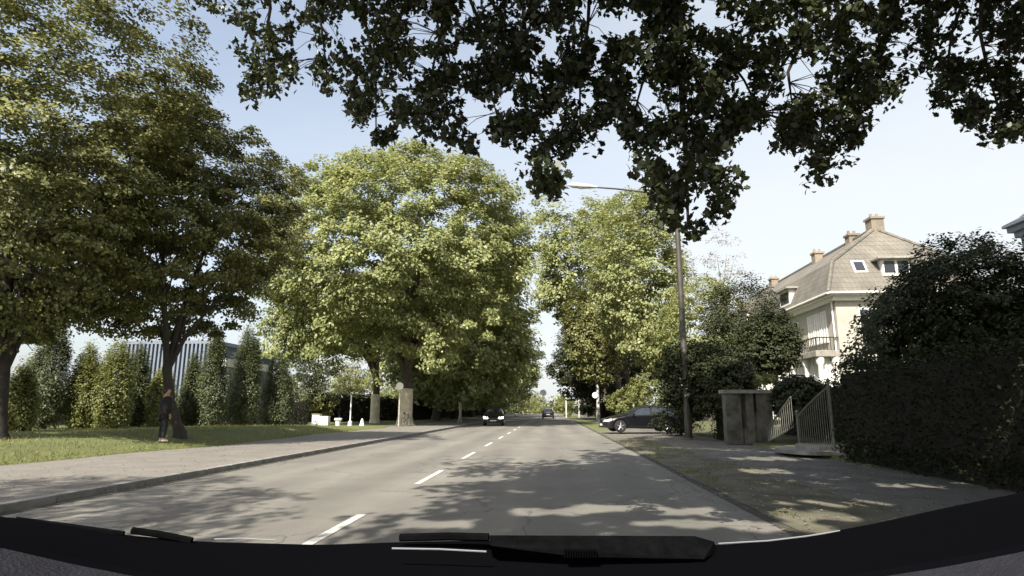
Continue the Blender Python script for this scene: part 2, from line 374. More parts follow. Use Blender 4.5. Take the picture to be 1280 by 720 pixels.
# ------------------------------------------------------------------ ground, road, pavements
def ss(a, b, x): t = min(1, max(0, (x - a) / (b - a))); return t * t * (3 - 2 * t)
def edge(y):                                # edge of the lawn on the left
    return -12.35 + .25 * math.sin(y * .35) + .15 * math.sin(y * .9 + 1) + ss(10, 30, y) * .5
def gz(x, y):
    if x < 0: return .12 * ss(edge(y) + .1, edge(y) - .3, x) * 1.0 + .36 * ss(edge(y) - .2, edge(y) - 2.2, x) * (1 - ss(32, 48, y)) - .04
    return -.04 + .5 * ss(8.5, 14, x) * ss(12, 20, y) if x > 8 else -.04
def smooth_sgn(a, b, x): return ss(a, b, x)
def gz(x, y):
    e = edge(y); d = e - x
    if d > 0: return .10 + .05 * ss(0, .3, d) + .33 * ss(.2, 2.4, d) * (1 - ss(32, 48, y))
    if x > 7.7: return .10 + .5 * ss(9, 14, x)
    return -.06
xs = sorted(set([-900, -400, -200, -100, -60, -40, -30, -24, -20, -17, -15.5] + [-14.6 + .2 * i for i in range(15)] + [-11.4, -7, 0, 7.65, 7.72, 9, 10.5, 12, 14, 20, 40, 80, 200, 400, 900]))
ys = [-60, -20, -5, 0, 3] + [5 + .8 * i for i in range(58)] + [55, 60, 70, 90, 120, 200, 400, 900, 2200]
g = MB(); g.sheet([[(x, y, gz(x, y)) for x in xs] for y in ys])
ground = g.build('ground', M['lawn'], None, True); struct(ground)
def strip(name, x0, x1, y0, y1, z, m, step=4.0, fx0=None, fx1=None):
    s = MB(); rows = []; y = y0
    while y < y1:
        rows.append([((fx0(y) if fx0 else x0), y, z), ((fx1(y) if fx1 else x1), y, z)]); y += step if y < 80 else 20
    rows.append([((fx0(y1) if fx0 else x0), y1, z), ((fx1(y1) if fx1 else x1), y1, z)])
    s.sheet(rows); return struct(s.build(name, m))
KL, KR = -7.3, 2.75
gs = MB(); gs.sheet([[(x, y, gz(x, y) + .006) for x in xs if x > 7.7 and x < 60] for y in ys if y < 130]); struct(gs.build('garden_soil', M['earth']))
strip('road', KL, KR, -40, 420, 0, M['asphalt'])
strip('pavement_left', 0, KL - .16, -40, 420, .10, M['paving'], 1.5, fx0=lambda y: edge(y) - .05)
strip('verge_ground', KR + .09, 4.5, -40, 30, .012, M['soil'])
strip('pavement_right', 4.5, 7.72, -40, 30, .016, M['slabs'])
strip('driveway', KR + .09, 12, 30, 41, .016, M['slabs'])
strip('verge_far', KR + .09, 4.6, 41, 420, .012, M['lawn'])
strip('pavement_far', 4.6, 7.72, 41, 420, .016, M['slabs'])
strip('gutter_left', KL + .004, KL + .16, -40, 200, .006, M['gutter'], 3)
strip('gutter_right', KR - .14, KR - .004, -40, 200, .006, M['gutter'], 3)
kb = MB()
y = -40
while y < 200:
    kb.box(KL - .16, y, -.05, KL, y + .985, .118); y += 1
struct(kb.build('kerb', M['kerb'], bevel=.012))
kb = MB(); kb.box(KR, -40, -.05, KR + .10, 200, .018); struct(kb.build('kerb_edging', M['soil']))
dm = MB(); xc = -2.5
for i in range(-1, 30):                     # broken centre line
    y0 = 5.65 + 5.95 * i; rows = []
    for q in range(6):
        y = y0 + 2.6 * q / 5; off = -.0006 * max(0, y - 15) ** 1.3 if y < 60 else -.0006 * 45 ** 1.3; rows.append([(xc - .06 + off, y, .007), (xc + .06 + off, y, .007)])
    dm.sheet(rows)
struct(dm.build('road_marking', M['paint']))

# grass that nobody could count
rng = np.random.default_rng(3)
gp = []
while len(gp) < 42000:
    y = 12 + 26 * rng.uniform() ** 1.4; x = edge(y) + .12 - 16 * rng.uniform() ** 1.6
    gp.append((x, y, gz(x, y)))
tag(leaves('lawn_grass', np.array(gp), .11, M['grass'], None, BLADE, 4, blade=True), 'short sunlit grass on the bank left of the pavement', 'grass', kind='stuff')
gp = []
for k in range(50):
    cy = 5 + 24 * rng.uniform(); cx = rng.uniform(3.0, 4.6) + (rng.normal() * .2)
    if rng.uniform() < .35: cx = rng.uniform(2.92, 3.1)
    for _ in range(60):
        gp.append((max(2.85, cx + rng.normal() * .12), cy + rng.normal() * .2, .01))
tag(leaves('verge_grass', np.array(gp), .08, M['grass'], None, BLADE, 5, blade=True), 'thin tufts of grass in the bare verge beside the road', 'grass', kind='stuff')
fl = np.array([(rng.uniform(2.2, 7.5) if rng.uniform() < .7 else rng.uniform(-11.8, -7.0), rng.uniform(4, 40), .03) for _ in range(4500)])
fl[(fl[:, 0] > -7.3) & (fl[:, 0] < 2.75), 2] = .012; fl[fl[:, 0] < -7.3, 2] = .115
tag(leaves('fallen_leaves', fl, .055, M['leaf_pale'], None, HEX, 6, up=4), 'dry fallen leaves scattered along both kerbs', 'leaves', kind='stuff')

# ------------------------------------------------------------------ houses on the right
def window(parent, x, y, z, w_, h, face, bars=1, curtain=False, mat_='white'):
    """window in a wall facing -y ('f') or -x ('l'); x,y = the middle on the wall plane"""
    f = MB(); t = .07
    def bx(a0, z0, a1, z1, o0, o1, m_):
        if face == 'f': m_.box(x + a0, y - o1, z0, x + a1, y - o0, z1)
        else: m_.box(x - o1, y + a0, z0, x - o0, y + a1, z1)
    bx(-w_ / 2 - t, z - h / 2 - t, -w_ / 2 + .002, z + h / 2 + t, -.05, .05, f); bx(w_ / 2 - .002, z - h / 2 - t, w_ / 2 + t, z + h / 2 + t, -.05, .05, f)
    bx(-w_ / 2, z + h / 2, w_ / 2, z + h / 2 + t, -.05, .05, f); bx(-w_ / 2, z - h / 2 - t, w_ / 2, z - h / 2, -.05, .05, f)
    for k in range(bars):
        a = -w_ / 2 + w_ * (k + 1) / (bars + 1); bx(a - .025, z - h / 2, a + .025, z + h / 2, -.04, .035, f)
    bx(-w_ / 2, z + h * .18, w_ / 2, z + h * .18 + .05, -.04, .03, f)
    fr = f.build('window', M[mat_], parent)
    p = MB(); bx(-w_ / 2, z - h / 2, w_ / 2, z + h / 2, -.02, .012, p); p.build('pane', M['curtain' if curtain else 'glass'], fr)
    s = MB(); bx(-w_ / 2 - .15, z - h / 2 - t - .08, w_ / 2 + .15, z - h / 2 - t, -.02, .14, s); s.build('sill', M['white'], fr)
    return fr
def chimney(parent, x, y, z0, z1, s=.5):
    c = MB(); c.box(x - s, y - s, z0, x + s, y + s, z1 - .25).box(x - s - .08, y - s - .08, z1 - .25, x + s + .08, y + s + .08, z1 - .1)
    c.lathe((x - .2, y, z1 - .1), (0, 0, 1), [(0, .12), (.3, .1)], 8); c.lathe((x + .2, y, z1 - .1), (0, 0, 1), [(0, .12), (.3, .1)], 8)
    return c.build('chimney', M['chimney'], parent)

XE, YE = 18.0, 39.4; ZE = P(1036, 366, YE).z; XE = P(1036, 366, YE).x
XR = XE + 4.9; ZR = P(1112, 284, 42.5).z - .1
def row_house(label, y0, y1, front):
    t = thing('row_house', label, 'house', (0, 0, 0), 0, 'cream tile-roofed houses in one row on the right')
    x0, x1 = XE + .6, XE + 9.2
    yf = y0 + .6 if front else y0
    m = MB(); m.box(x0, yf, .2, x1, y1, ZE - .1); m.build('wall', M['cream'], t)
    pl = MB(); pl.box(x0 - .06, yf - .06, .2, x1 + .06, y1 - .002, 1.3); pl.build('plinth', M['stone'], t)
    co = MB(); co.box(x0 - .25, yf - .25, ZE - .42, x1 + .25, y1 - .003, ZE - .12).box(x0 - .5, yf - .5 if front else yf, ZE - .12, x1 + .5, y1 - .003, ZE + .06)
    co.build('cornice', M['white'], t, bevel=.03)
    # roof: steep lower tier, shallower upper tier, ridge along the road
    r_ = MB(); e0, e1 = XE - .05, XE + 9.85; b0, b1 = XE + .95, XE + 8.85; zb = ZE + 2.35; ze = ZE + .062
    if front:
        r_.poly([(e0, y0 - .05, ze), (e1, y0 - .05, ze), (b1, y0 + 1.15, zb), (b0, y0 + 1.15, zb)])
        r_.poly([(b0, y0 + 1.15, zb), (b1, y0 + 1.15, zb), (XR, y0 + 3.1, ZR)])
        ya, yr, ye = y0 + 1.15, y0 + 3.1, y0 - .05
    else: ya = yr = ye = y0
    r_.poly([(e0, y1, ze), (e0, ye, ze), (b0, ya, zb), (b0, y1, zb)]); r_.poly([(b0, y1, zb), (b0, ya, zb), (XR, yr, ZR), (XR, y1, ZR)])
    r_.poly([(e1, ye, ze), (e1, y1, ze), (b1, y1, zb), (b1, ya, zb)]); r_.poly([(b1, ya, zb), (b1, y1, zb), (XR, y1, ZR), (XR, yr, ZR)])
    r_.poly([(e0, y1, ze), (b0, y1, zb), (XR, y1, ZR), (b1, y1, zb), (e1, y1, ze)]); r_.poly([(e0, ye, ze), (e1, ye, ze), (e1, y1, ze), (e0, y1, ze)])
    if not front: r_.poly([(e0, ye, ze), (e1, ye, ze), (b1, ye, zb), (XR, ye, ZR), (b0, ye, zb)])
    ro = r_.build('roof', M['rooftile'], t)
    hp = MB()
    if front: hp.tube([(b0, ya, zb), (XR, yr, ZR)], .13, 6).tube([(b1, ya, zb), (XR, yr, ZR)], .13, 6).tube([(e0, ye, ze), (b0, ya, zb)], .13, 6)
    hp.tube([(XR, yr, ZR + .02), (XR, y1, ZR + .02)], .16, 6); hp.build('ridge_tiles', M['rooftile'], ro, True)
    gt = MB(); gt.tube([(e0 - .03, ye, ze - .06), (e0 - .03, y1, ze - .06)], .08, 6)
    if front: gt.tube([(e0, ye - .03, ze - .06), (e1, ye - .03, ze - .06)], .08, 6).tube([(x0 - .12, yf + .25, ze - .2), (x0 - .12, yf + .25, .4)], .055, 6)
    gt.build('gutter', M['white'], t, True)
    # side facing the road: tall windows, a bay with columns carrying a balcony
    yy = yf + .9; bays = [yy + 1.0, yy + 2.05, yy + 3.1]
    for q in bays: window(t, x0, q, ZE - 1.85, .72, 1.9, 'l', 1, True)
    for q in (y1 - 3.2, y1 - 1.4): window(t, x0, q, ZE - 1.85, .9, 1.7, 'l', 1); window(t, x0, q, 3.2, .9, 2.0, 'l', 1)
    bx0 = x0 - 1.25; ba, bb = yf + .25, yf + 4.6; zt = ZE - 3.6
    b = MB(); b.box(bx0 + .05, ba + .05, .3, x0, bb - .05, 1.9); b.build('bay_base', M['cream'], t)
    b = MB(); b.box(bx0 - .25, ba - .25, zt - .4, x0 - .002, bb + .25, zt); b.build('balcony', M['stone'], t, bevel=.04)
    b = MB()
    for q in range(18): 
        yq = ba + (bb - ba) * q / 17; b.box(bx0 - .15, yq - .02, zt, bx0 - .11, yq + .02, zt + .8)
    for q in range(6): b.box(bx0 - .15 + q * .22, ba - .17, zt, bx0 - .11 + q * .22, ba - .13, zt + .8)
    b.box(bx0 - .17, ba - .19, zt + .8, bx0 - .09, bb + .1, zt + .87).box(bx0 - .088, ba - .19, zt + .8, x0 - .01, ba - .11, zt + .87)
    b.build('balcony_rail', M['steel'], t)
    for (cx_, cy_) in ((bx0 + .08, ba + .05), (x0 - .2, ba + .03), (bx0 + .08, (ba + bb) / 2), (bx0 + .08, bb - .05)):
        b = MB(); b.lathe((cx_, cy_, 1.9), (0, 0, 1), [(0, .26), (.12, .26), (.14, .2), (zt - 2.8, .17), (zt - 2.65, .26), (zt - 2.3, .26)], 12)
        b.build('column', M['white'], t, True)
    b = MB(); b.box(bx0 + .2, ba + .25, 1.9, x0, bb - .25, zt - .4); b.build('bay_glazing', M['curtain'], t)
    mu = MB()
    for q in range(5): xx = bx0 + .25 + q * .24; mu.box(xx, ba + .2, 1.9, xx + .05, ba + .249, zt - .4)
    for q in range(8): yq = ba + .3 + q * .5; mu.box(bx0 + .15, yq, 1.9, bx0 + .199, yq + .06, zt - .4)
    mu.build('mullions', M['white'], t)
    if front:
        for q in (x0 + 2.0, x0 + 4.3, x0 + 6.6):
            window(t, q, yf, ZE - 1.9, 1.1, 1.8, 'f', 1); window(t, q, yf, 3.2, 1.1, 2.0, 'f', 1)
        c = P(1117, 334, YE + .75)          # flat roofed dormer above the eaves
        d = MB(); d.box(c.x - .85, YE + .45, c.z - .62, c.x + .85, YE + 3, c.z + .45); dd = d.build('dormer', M['white'], t)
        d = MB(); d.box(c.x - 1.25, YE + .1, c.z + .45, c.x + 1.25, YE + 3.2, c.z + .6); d.build('dormer_roof', M['stone'], dd, bevel=.03)
        for q in (-.42, .42):
            d = MB(); d.box(c.x + q - .33, YE + .43, c.z - .42, c.x + q + .33, YE + .5, c.z + .35); d.build('pane', M['glass'], dd)
        s = P(1077, 332, YE + .55); n_ = Vector((0, -2.3, 1.2)).normalized(); up = Vector((0, 1.2, 2.35)).normalized()
        s = Vector((s.x, YE + (s.z - ze) * 1.2 / 2.29 - .05, s.z))
        for nm, mm, hw, hh, off in (('skylight', 'white', .42, .5, .06), ('skylight_pane', 'glass', .3, .38, .075)):
            q = s + n_ * off; a = Vector((hw, 0, 0)); bq = up * hh; k = MB()
            top = [q - a - bq, q + a - bq, q + a + bq, q - a + bq]; bot = [p_ - n_ * .12 for p_ in top]
            k.poly(top).poly(bot); [k.poly([top[i], top[(i + 1) % 4], bot[(i + 1) % 4], bot[i]]) for i in range(4)]
            k.build(nm, M[mm], ro)
        chimney(ro, XR + .2, y0 + 3.35, ZR - 1, ZR + .95, .42); chimney(ro, XR, y0 + 6.3, ZR - 1, ZR + .6, .35)
    else:
        chimney(ro, XR - .4, y0 + 1, ZR - 1, ZR + .55, .35)
    ym = y1 - 2.8                            # dormer on the road side
    d = MB(); d.box(XE + .1, ym - 1.0, ze + .3, XE + 3.0, ym + 1.0, ze + 1.5); dd = d.build('side_dormer', M['white'], t)
    d = MB(); d.box(XE - .2, ym - 1.3, ze + 1.5, XE + 3.2, ym + 1.3, ze + 1.64); d.build('dormer_roof', M['stone'], dd)
    d = MB(); d.box(XE + .08, ym - .8, ze + .5, XE + .12, ym + .8, ze + 1.35); d.build('pane', M['glass'], dd)
    return t
row_house('nearest cream villa of the row, hipped tile roof with chimney on its peak', YE, YE + 10.4, True)
row_house('second cream house of the row, attached behind the hipped villa', YE + 10.4, YE + 20.6, False)
row_house('farthest cream house of the row, mostly hidden by trees', YE + 20.6, YE + 31, False)

c = P(1252, 284, 34.5)
t = thing('corner_house', 'blue-grey house with curved slate roof cut off by the right edge', 'house')
cx, cz = c.x, c.z; x0 = cx + .55; x1 = cx + 9
m = MB(); m.box(x0, 26.55, .2, x1, 34, cz - .75); m.build('wall', M['greywall'], t)
m = MB(); m.box(x0 - .05, 26.5, .2, x1 + .05, 34.05, cz - 2.4); m.build('brick_storey', M['tanbrick'], t)
m = MB(); m.box(x0 - .2, 26.35, cz - .75, x1 + .2, 34.2, cz - .42).box(x0 - .4, 26.15, cz - .42, x1 + .4, 34.4, cz - .12).box(x0 - .55, 26, cz - .12, x1 + .55, 34.55, cz + .03)
m.build('cornice', M['fin'], t, bevel=.04)
rings = [(0, 0.032), (.55, .35), (1.0, .8), (1.35, 1.4), (1.6, 2.1), (1.85, 3.0), (4.2, 4.6)]
m = MB(); prev = None
for ins, dz in rings:
    q = [(cx + ins, 26 + ins, cz + dz), (x1 + .55 - ins, 26 + ins, cz + dz), (x1 + .55 - ins, 34.5 - ins, cz + dz), (cx + ins, 34.5 - ins, cz + dz)]
    if prev:
        for i in range(4): m.poly([prev[i], prev[(i + 1) % 4], q[(i + 1) % 4], q[i]])
    prev = q
m.poly(prev); m.build('roof', M['slate'], t)
zw = P(1270, 418, 31.5).z
for xx in (x0 + 1.0, x0 + 3.2, x0 + 5.4): window(t, xx, 26.5, zw, 1.2, 1.5, 'f', 1, True)
for yy in (33.1, 31.2, 29.3, 27.6): window(t, x0 - .05, yy, zw, .95, 1.5, 'l', 1, True)
zb2 = zw - 1.15
m = MB(); m.box(x0 - .5, 26.1, zb2 - .15, x0 - .055, 34.3, zb2 + .02); m.build('stone_band', M['white'], t)


# ------------------------------------------------------------------ blue clad building on the left
t = thing('office_building', 'blue-grey building with pale vertical fins behind the column trees', 'building')
a = P(150, 500, 62); b = P(268, 436, 62); zt = P(250, 430, 62).z
m = MB(); m.box(a.x, 62, -.1, b.x, 76, zt); m.build('wall', M['metalroof'], t)
m = MB(); m.box(a.x - .3, 61.6, zt, b.x + .3, 76.3, zt + .35); m.build('roof_edge', M['fin'], t)
m = MB(); n = 22
for k in range(n + 1):
    xx = a.x + (b.x - a.x) * k / n; m.box(xx - .1, 61.55, 2.6, xx + .1, 61.99, zt - .01)
m.build('facade_fins', M['fin'], t)
m = MB()
for k in range(n):
    xx = a.x + (b.x - a.x) * (k + .5) / n; m.box(xx - .22, 61.93, .6, xx + .22, 61.985, 2.3)
m.build('window_band', M['glass'], t)
m = MB(); m.box(P(262, 460, 61).x, 60.5, P(262, 458, 60.5).z, P(285, 460, 61).x, 70, P(262, 448, 60.5).z); m.build('canopy', M['white'], t)
m = MB(); m.box(P(262, 460, 61).x, 61.3, -.1, P(285, 460, 61).x, 70, P(262, 458, 60.5).z); m.build('entrance_wing', M['fin'], t)

# ------------------------------------------------------------------ trees on the left
G1 = 'broad trees on the lawn at the left'
tree('lawn_tree', 'tall sunlit tree cut off by the left edge, dark trunk at the frame', (P(2, 500, 17.5).x, 17.5, .35),
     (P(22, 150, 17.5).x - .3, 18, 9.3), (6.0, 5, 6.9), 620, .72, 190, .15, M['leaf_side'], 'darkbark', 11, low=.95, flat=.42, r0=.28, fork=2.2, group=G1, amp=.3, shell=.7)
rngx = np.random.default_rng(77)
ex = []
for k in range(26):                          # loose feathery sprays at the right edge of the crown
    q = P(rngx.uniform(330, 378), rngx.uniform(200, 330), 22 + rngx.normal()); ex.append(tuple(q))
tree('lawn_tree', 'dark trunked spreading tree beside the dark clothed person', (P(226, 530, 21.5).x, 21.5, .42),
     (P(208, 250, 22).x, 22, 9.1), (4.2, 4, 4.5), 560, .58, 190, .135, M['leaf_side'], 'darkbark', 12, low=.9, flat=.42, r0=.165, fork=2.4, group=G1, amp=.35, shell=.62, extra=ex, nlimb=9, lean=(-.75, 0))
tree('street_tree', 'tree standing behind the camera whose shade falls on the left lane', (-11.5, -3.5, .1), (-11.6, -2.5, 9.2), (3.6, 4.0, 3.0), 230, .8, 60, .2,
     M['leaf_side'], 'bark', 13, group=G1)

# columnar trees: (px, top y, width px, depth, mat, label)
cols = [(30, 468, 36, 24.5, 'leaf_yellow', 'short bright yellow-green column tree near the left edge'),
        (72, 398, 46, 27, 'leaf_column', 'tallest dark column tree, left of the two bright ones'),
        (112, 442, 30, 28, 'leaf_yellow', 'bright column tree, left of the bright pair'),
        (147, 434, 42, 28.5, 'leaf_yellow', 'bright wide column tree, right of the bright pair'),
        (176, 440, 30, 31, 'leaf_column', 'dull column tree between the bright pair and the dark clothed person'),
        (206, 466, 28, 31, 'leaf_yellow', 'bright column tree right behind the dark clothed person'),
        (243, 455, 22, 33, 'leaf_column', 'slim column tree just right of the leaning dark trunk'),
        (272, 418, 32, 33, 'leaf_column', 'column tree, leftmost of the three pointed ones right of the blue building'),
        (313, 416, 32, 35, 'leaf_column', 'column tree, middle one of the three pointed ones right of the blue building'),
        (350, 450, 36, 37, 'leaf_column', 'column tree, rightmost and lowest of the three pointed ones')]
for i, (px, ty, wp, Y, mt, lb) in enumerate(cols):
    q = P(px, ty, Y); rz = (q.z - .1) / 2; rx = wp / 2 * 1.35 * Y / F
    tree('column_tree', lb, (q.x, Y, gz(q.x, Y)), (q.x, Y, .35 + rz), (rx, rx, rz), 380, .26, 50, .10, M[mt], 'darkbark', 20 + i, low=1.0, shell=.55,
         amp=.12, r0=.1, fork=1.2, group='column trees in a row on the lawn', taper=.5, flat=2.2, hang=-1.2, nlimb=4)

def hedge(name, label, pts, h, th, m, dens=90, leaf=.09, seed=1, cat='hedge', z0=.1, group=None):
    """pts: polyline of the centre line"""
    rng = np.random.default_rng(seed); t = thing(name, label, cat, (pts[0][0], pts[0][1], 0), 0, group); o = Vector((pts[0][0], pts[0][1], 0))
    P_ = []; core = MB()
    for (xa, ya), (xb, yb) in zip(pts[:-1], pts[1:]):
        d = Vector((xb - xa, yb - ya, 0)); L = d.length; d.normalize(); n_ = Vector((-d.y, d.x, 0)); k = int(L * (2 * h + th) * dens)
        u = rng.uniform(-.1, L + .1, k); s = rng.uniform(0, 2 * h + th, k)
        for ui, si in zip(u, s):
            hh = h * (1 + .05 * math.sin(ui * 1.7) + .04 * math.sin(ui * 4.1))
            if si < h: off, z = -th / 2, si
            elif si < h + th: off, z = si - h - th / 2, hh
            else: off, z = th / 2, si - h - th
            j = rng.normal(size=3) * .09; b_ = .08 * math.sin(ui * 2.3 + z * 2)
            q = Vector((xa, ya, 0)) - o + d * ui + n_ * (off + math.copysign(b_, off)) ; P_.append((q.x + j[0], q.y + j[1], z0 + z + j[2]))
        a_ = Vector((xa, ya, 0)) - o; b2 = Vector((xb, yb, 0)) - o; e = n_ * (th / 2 - .1)
        r0 = [a_ - e, b2 - e, b2 + e, a_ + e]; lo = [(p_.x, p_.y, -.05) for p_ in r0]; hi = [(p_.x, p_.y, z0 + h - .12) for p_ in r0]
        core.poly(lo).poly(hi); [core.poly([lo[i], lo[(i + 1) % 4], hi[(i + 1) % 4], hi[i]]) for i in range(4)]
    leaves('foliage', np.array(P_), leaf, m, t, DIA, seed + 1)
    core.build('stems', M['core'], t)
    return t
hedge('hedge', 'dark low hedge behind the column trees on the lawn', [(P(-60, 540, 30).x, 32), (P(240, 540, 38).x, 38.5), (P(380, 535, 44).x, 44)], 1.7, 1.2, M['leaf_hedge'], 60, .13, 41, z0=.3)
def bush(label, c, rad, n, m, seed, leaf=.1, cr=.3, per=40, name='bush', group='bushes and shrubs', filt=None, cat='bush', **kw):
    return tree(name, label, (c[0], c[1], c[2] - rad[2] * .95 if c[2] - rad[2] * .95 > 0 else .05), c, rad, n, cr, per, leaf, m, 'darkbark', seed, low=.9, r0=.07, fork=.3, group=group, amp=.25, cat=cat, filt=filt, nlimb=5, **kw)

# plane trees of the avenue, left side
GA = 'plane trees lining the left side of the road'
b = P(506, 530, 50); 
rngp = np.random.default_rng(5)
def lobe_extra(lst, Y):
    out = []
    for (px, py, r_, k) in lst:
        for _ in range(k):
            q = P(px + rngp.normal() * r_, py + rngp.normal() * r_, Y + rngp.normal() * 2); out.append(tuple(q))
    return out
ex = lobe_extra([(400, 400, 22, 26), (360, 430, 16, 20), (348, 400, 16, 14), (470, 400, 25, 24), (540, 410, 22, 24), (545, 440, 10, 8), (600, 380, 25, 20), (650, 330, 14, 12), (640, 300, 22, 14), (420, 240, 20, 14)], 46)
plane1 = tree('plane_tree', 'largest sunlit plane tree with a huge round crown left of the road', (b.x, 50, .1), (P(506, 320, 50).x, 50, 14.2), (10.2, 9.5, 8.9), 1350, .95, 110, .265,
     M['leaf_plane'], 'bark', 31, low=.72, r0=.52, fork=4.5, lean=(0, 0), group=GA, amp=.16, shell=.72, extra=ex, nlimb=11, nl=16)
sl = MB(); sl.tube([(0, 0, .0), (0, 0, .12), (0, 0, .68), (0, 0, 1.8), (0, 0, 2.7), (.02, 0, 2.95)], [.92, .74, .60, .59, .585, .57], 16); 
# sleeves coloured pale to stand for sunlight on the two lower trunks
sl.build('sunlit_lower_bark', M['pale_sunlit_bark'], plane1, True)
b2 = P(468, 531, 55)
t2 = tree('plane_tree', 'sunlit trunked plane tree just left behind the largest one', (b2.x, 55, .1), (b2.x - 3.5, 56, 9.8), (6.2, 5.5, 4.6), 330, .95, 55, .28,
     M['leaf_plane'], 'bark', 32, low=.8, r0=.33, fork=4, lean=(0, 0), group=GA, amp=.3)
sl = MB(); sl.tube([(0, 0, 0), (0, 0, .5), (.0, 0, 1.5), (.0, 0, 2.6)], [.50, .42, .415, .41], 14); sl.build('sunlit_lower_bark', M['pale_sunlit_bark'], t2, True)  # second sleeve with sunlight put into its colour
lp = tree('plane_tree', 'plane tree standing next behind the largest one, in its shade', (-12.8, 68, 0), (-11.2, 68, 10.5), (8.2, 8, 8.3), 620, 1.2, 55, .45,
     M['leaf_plane'], 'bark', 33, low=1.0, r0=.45, fork=5, group=GA, amp=.25)
for (x, y, s, lb) in ((-13.2, 84, 1.0, 'third plane tree along the left verge, behind the shaded one'), (-13, 101, 1.02, 'fourth plane tree along the left verge, its lit edge over the road'),
                      (-13.4, 122, 1.05, 'fifth plane tree along the left verge, nearly at the vanishing point'), (-13, 150, 1.1, 'farthest plane tree on the left side of the road')):
    dup(lp, (x, y, 0), y * 1.7, lb, s)
GB = 'tall trees along the right side of the road'
tree('avenue_tree', 'tall pale green tree rising behind the near dark mast', (11.6, 58, .1), (P(803, 350, 57).x, 57, 13.6), (4.2, 4.5, 8.0), 560, .95, 55, .29,
     M['leaf_right'], 'bark', 51, low=.95, r0=.32, fork=5, group=GB, amp=.35, shell=.6)
ex = lobe_extra([(686, 270, 9, 22), (684, 310, 9, 30), (690, 350, 11, 30), (682, 378, 7, 12), (700, 300, 16, 16), (745, 270, 18, 14), (770, 330, 20, 16), (720, 350, 16, 10)], 72)
r2 = tree('avenue_tree', 'tall pale green tree behind the far pale lamp post', (8.6, 76, .1), (P(745, 330, 74).x, 75, 17.8), (6.2, 7, 8.6), 520, 1.15, 50, .38,
     M['leaf_right'], 'bark', 52, low=.95, r0=.38, fork=7, group=GB, amp=.35, extra=ex)
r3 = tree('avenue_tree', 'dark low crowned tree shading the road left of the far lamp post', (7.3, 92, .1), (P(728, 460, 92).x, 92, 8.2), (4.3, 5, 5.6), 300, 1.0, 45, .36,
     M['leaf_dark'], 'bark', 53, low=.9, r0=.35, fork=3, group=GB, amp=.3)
dup(r3, (10.8, 88, .1), 2.0, 'dark low crowned tree right of the far lamp post', 1.0)
dup(r3, (6.5, 118, .1), 4.0, 'dark tree at the far right end of the road', 1.1)
dup(r2, (9, 112, .1), 2.6, 'second tall tree from the far end on the right', .82)
dup(r2, (9, 145, .1), 4.6, 'farthest tall tree on the right side of the road', .72)
tree('bare_tree', 'thin pale brown tree with sparse leaves right of the near mast', (14.5, 52, .2), (P(898, 380, 52).x, 52, 11.0), (2.3, 2.3, 5.2), 150, .5, 26, .16,
     M['leaf_pale'], 'bark', 54, low=1, r0=.14, fork=4, group=GB, amp=.3, nlimb=14)
tree('avenue_tree', 'lower mid green tree between the near mast and the thin pale tree', (12.2, 49, .2), (P(878, 400, 49).x, 49, 7.2), (2.7, 2.7, 4.0), 330, .6, 50, .2,
     M['leaf_right'], 'bark', 55, low=1, r0=.16, fork=3, group=GB, amp=.35)
tree('avenue_tree', 'loose mid green tree beside the far pale lamp post', (9.4, 66, .1), (P(742, 400, 66).x, 66, 9.5), (3.4, 3.4, 4.6), 300, .8, 45, .28,
     M['leaf_side'], 'bark', 56, low=1, r0=.2, fork=4, group=GB, amp=.4)
# distant wood closing the road
rngf = np.random.default_rng(8); fp = []
for k in range(520):
    a_ = rngf.uniform(-170, 170); 
    if abs(a_ + 1) < 3 and False: continue
    fp.append((a_, 235 + rngf.normal() * 6, rngf.uniform(0, 1) * (13 if abs(a_) > 12 else 5)))
fp = scatter(rngf, np.array(fp), 4.0, 34, .8)
tag(leaves('far_wood', fp, 1.3, M['leaf_side'], None, DIA, 9), 'distant wood closing the view at the end of the road', 'wood', kind='stuff')

# bushes behind and between, left side beyond the lawn
Bs = [(432, 492, 24, 66, 'leaf_yellow', 'sunlit bush between the thin white pole and the pale trunk'), (400, 500, 20, 60, 'leaf_side', 'green bush behind the white cabinet'),
      (372, 490, 22, 58, 'leaf_column', 'dull bush at the right end of the column tree row'), (485, 505, 16, 72, 'leaf_yellow', 'yellow-green bush between the two pale trunks'),
      (535, 505, 26, 80, 'leaf_dark', 'dark bush right of the largest plane trunk'), (575, 495, 12, 76, 'leaf_side', 'small green tree top behind the young stake tree'),
      (645, 500, 22, 170, 'leaf_side', 'far bush left of the distant car'), (670, 503, 14, 190, 'leaf_yellow', 'far pale bush left of the white round sign'),
      (706, 506, 12, 120, 'leaf_yellow', 'bright hedge bush right of the distant car'), (735, 508, 10, 82, 'leaf_hedge', 'dark clipped bush left of the far lamp post'),
      (395, 448, 34, 72, 'leaf_dark', 'dark round tree crown filling the gap left of the largest plane trunk'), (445, 470, 26, 84, 'leaf_side', 'green tree filling the gap behind the pale trunk'),
      (550, 460, 40, 96, 'leaf_dark', 'dark tree mass right of the largest plane trunk')]
for i, (px, py, rp, Y, mt, lb) in enumerate(Bs):
    q = P(px, py, Y); rr = rp * Y / F
    bush(lb, (q.x, Y, max(q.z, rr * .8)), (rr, rr, rr * 1.05), 110, M[mt], 60 + i, leaf=.05 * rr + .1, cr=rr * .3)
hedge('hedge', 'long dark hedge below the left plane trees', [(-22, 62), (-16.5, 74), (-16, 120), (-16, 200)], 2.6, 1.6, M['leaf_dark'], 14, .34, 71)
hedge('hedge', 'dark hedge along the left garden side in the distance', [(-60, 58), (-40, 60), (-22, 62)], 2.4, 1.6, M['leaf_dark'], 16, .3, 72)
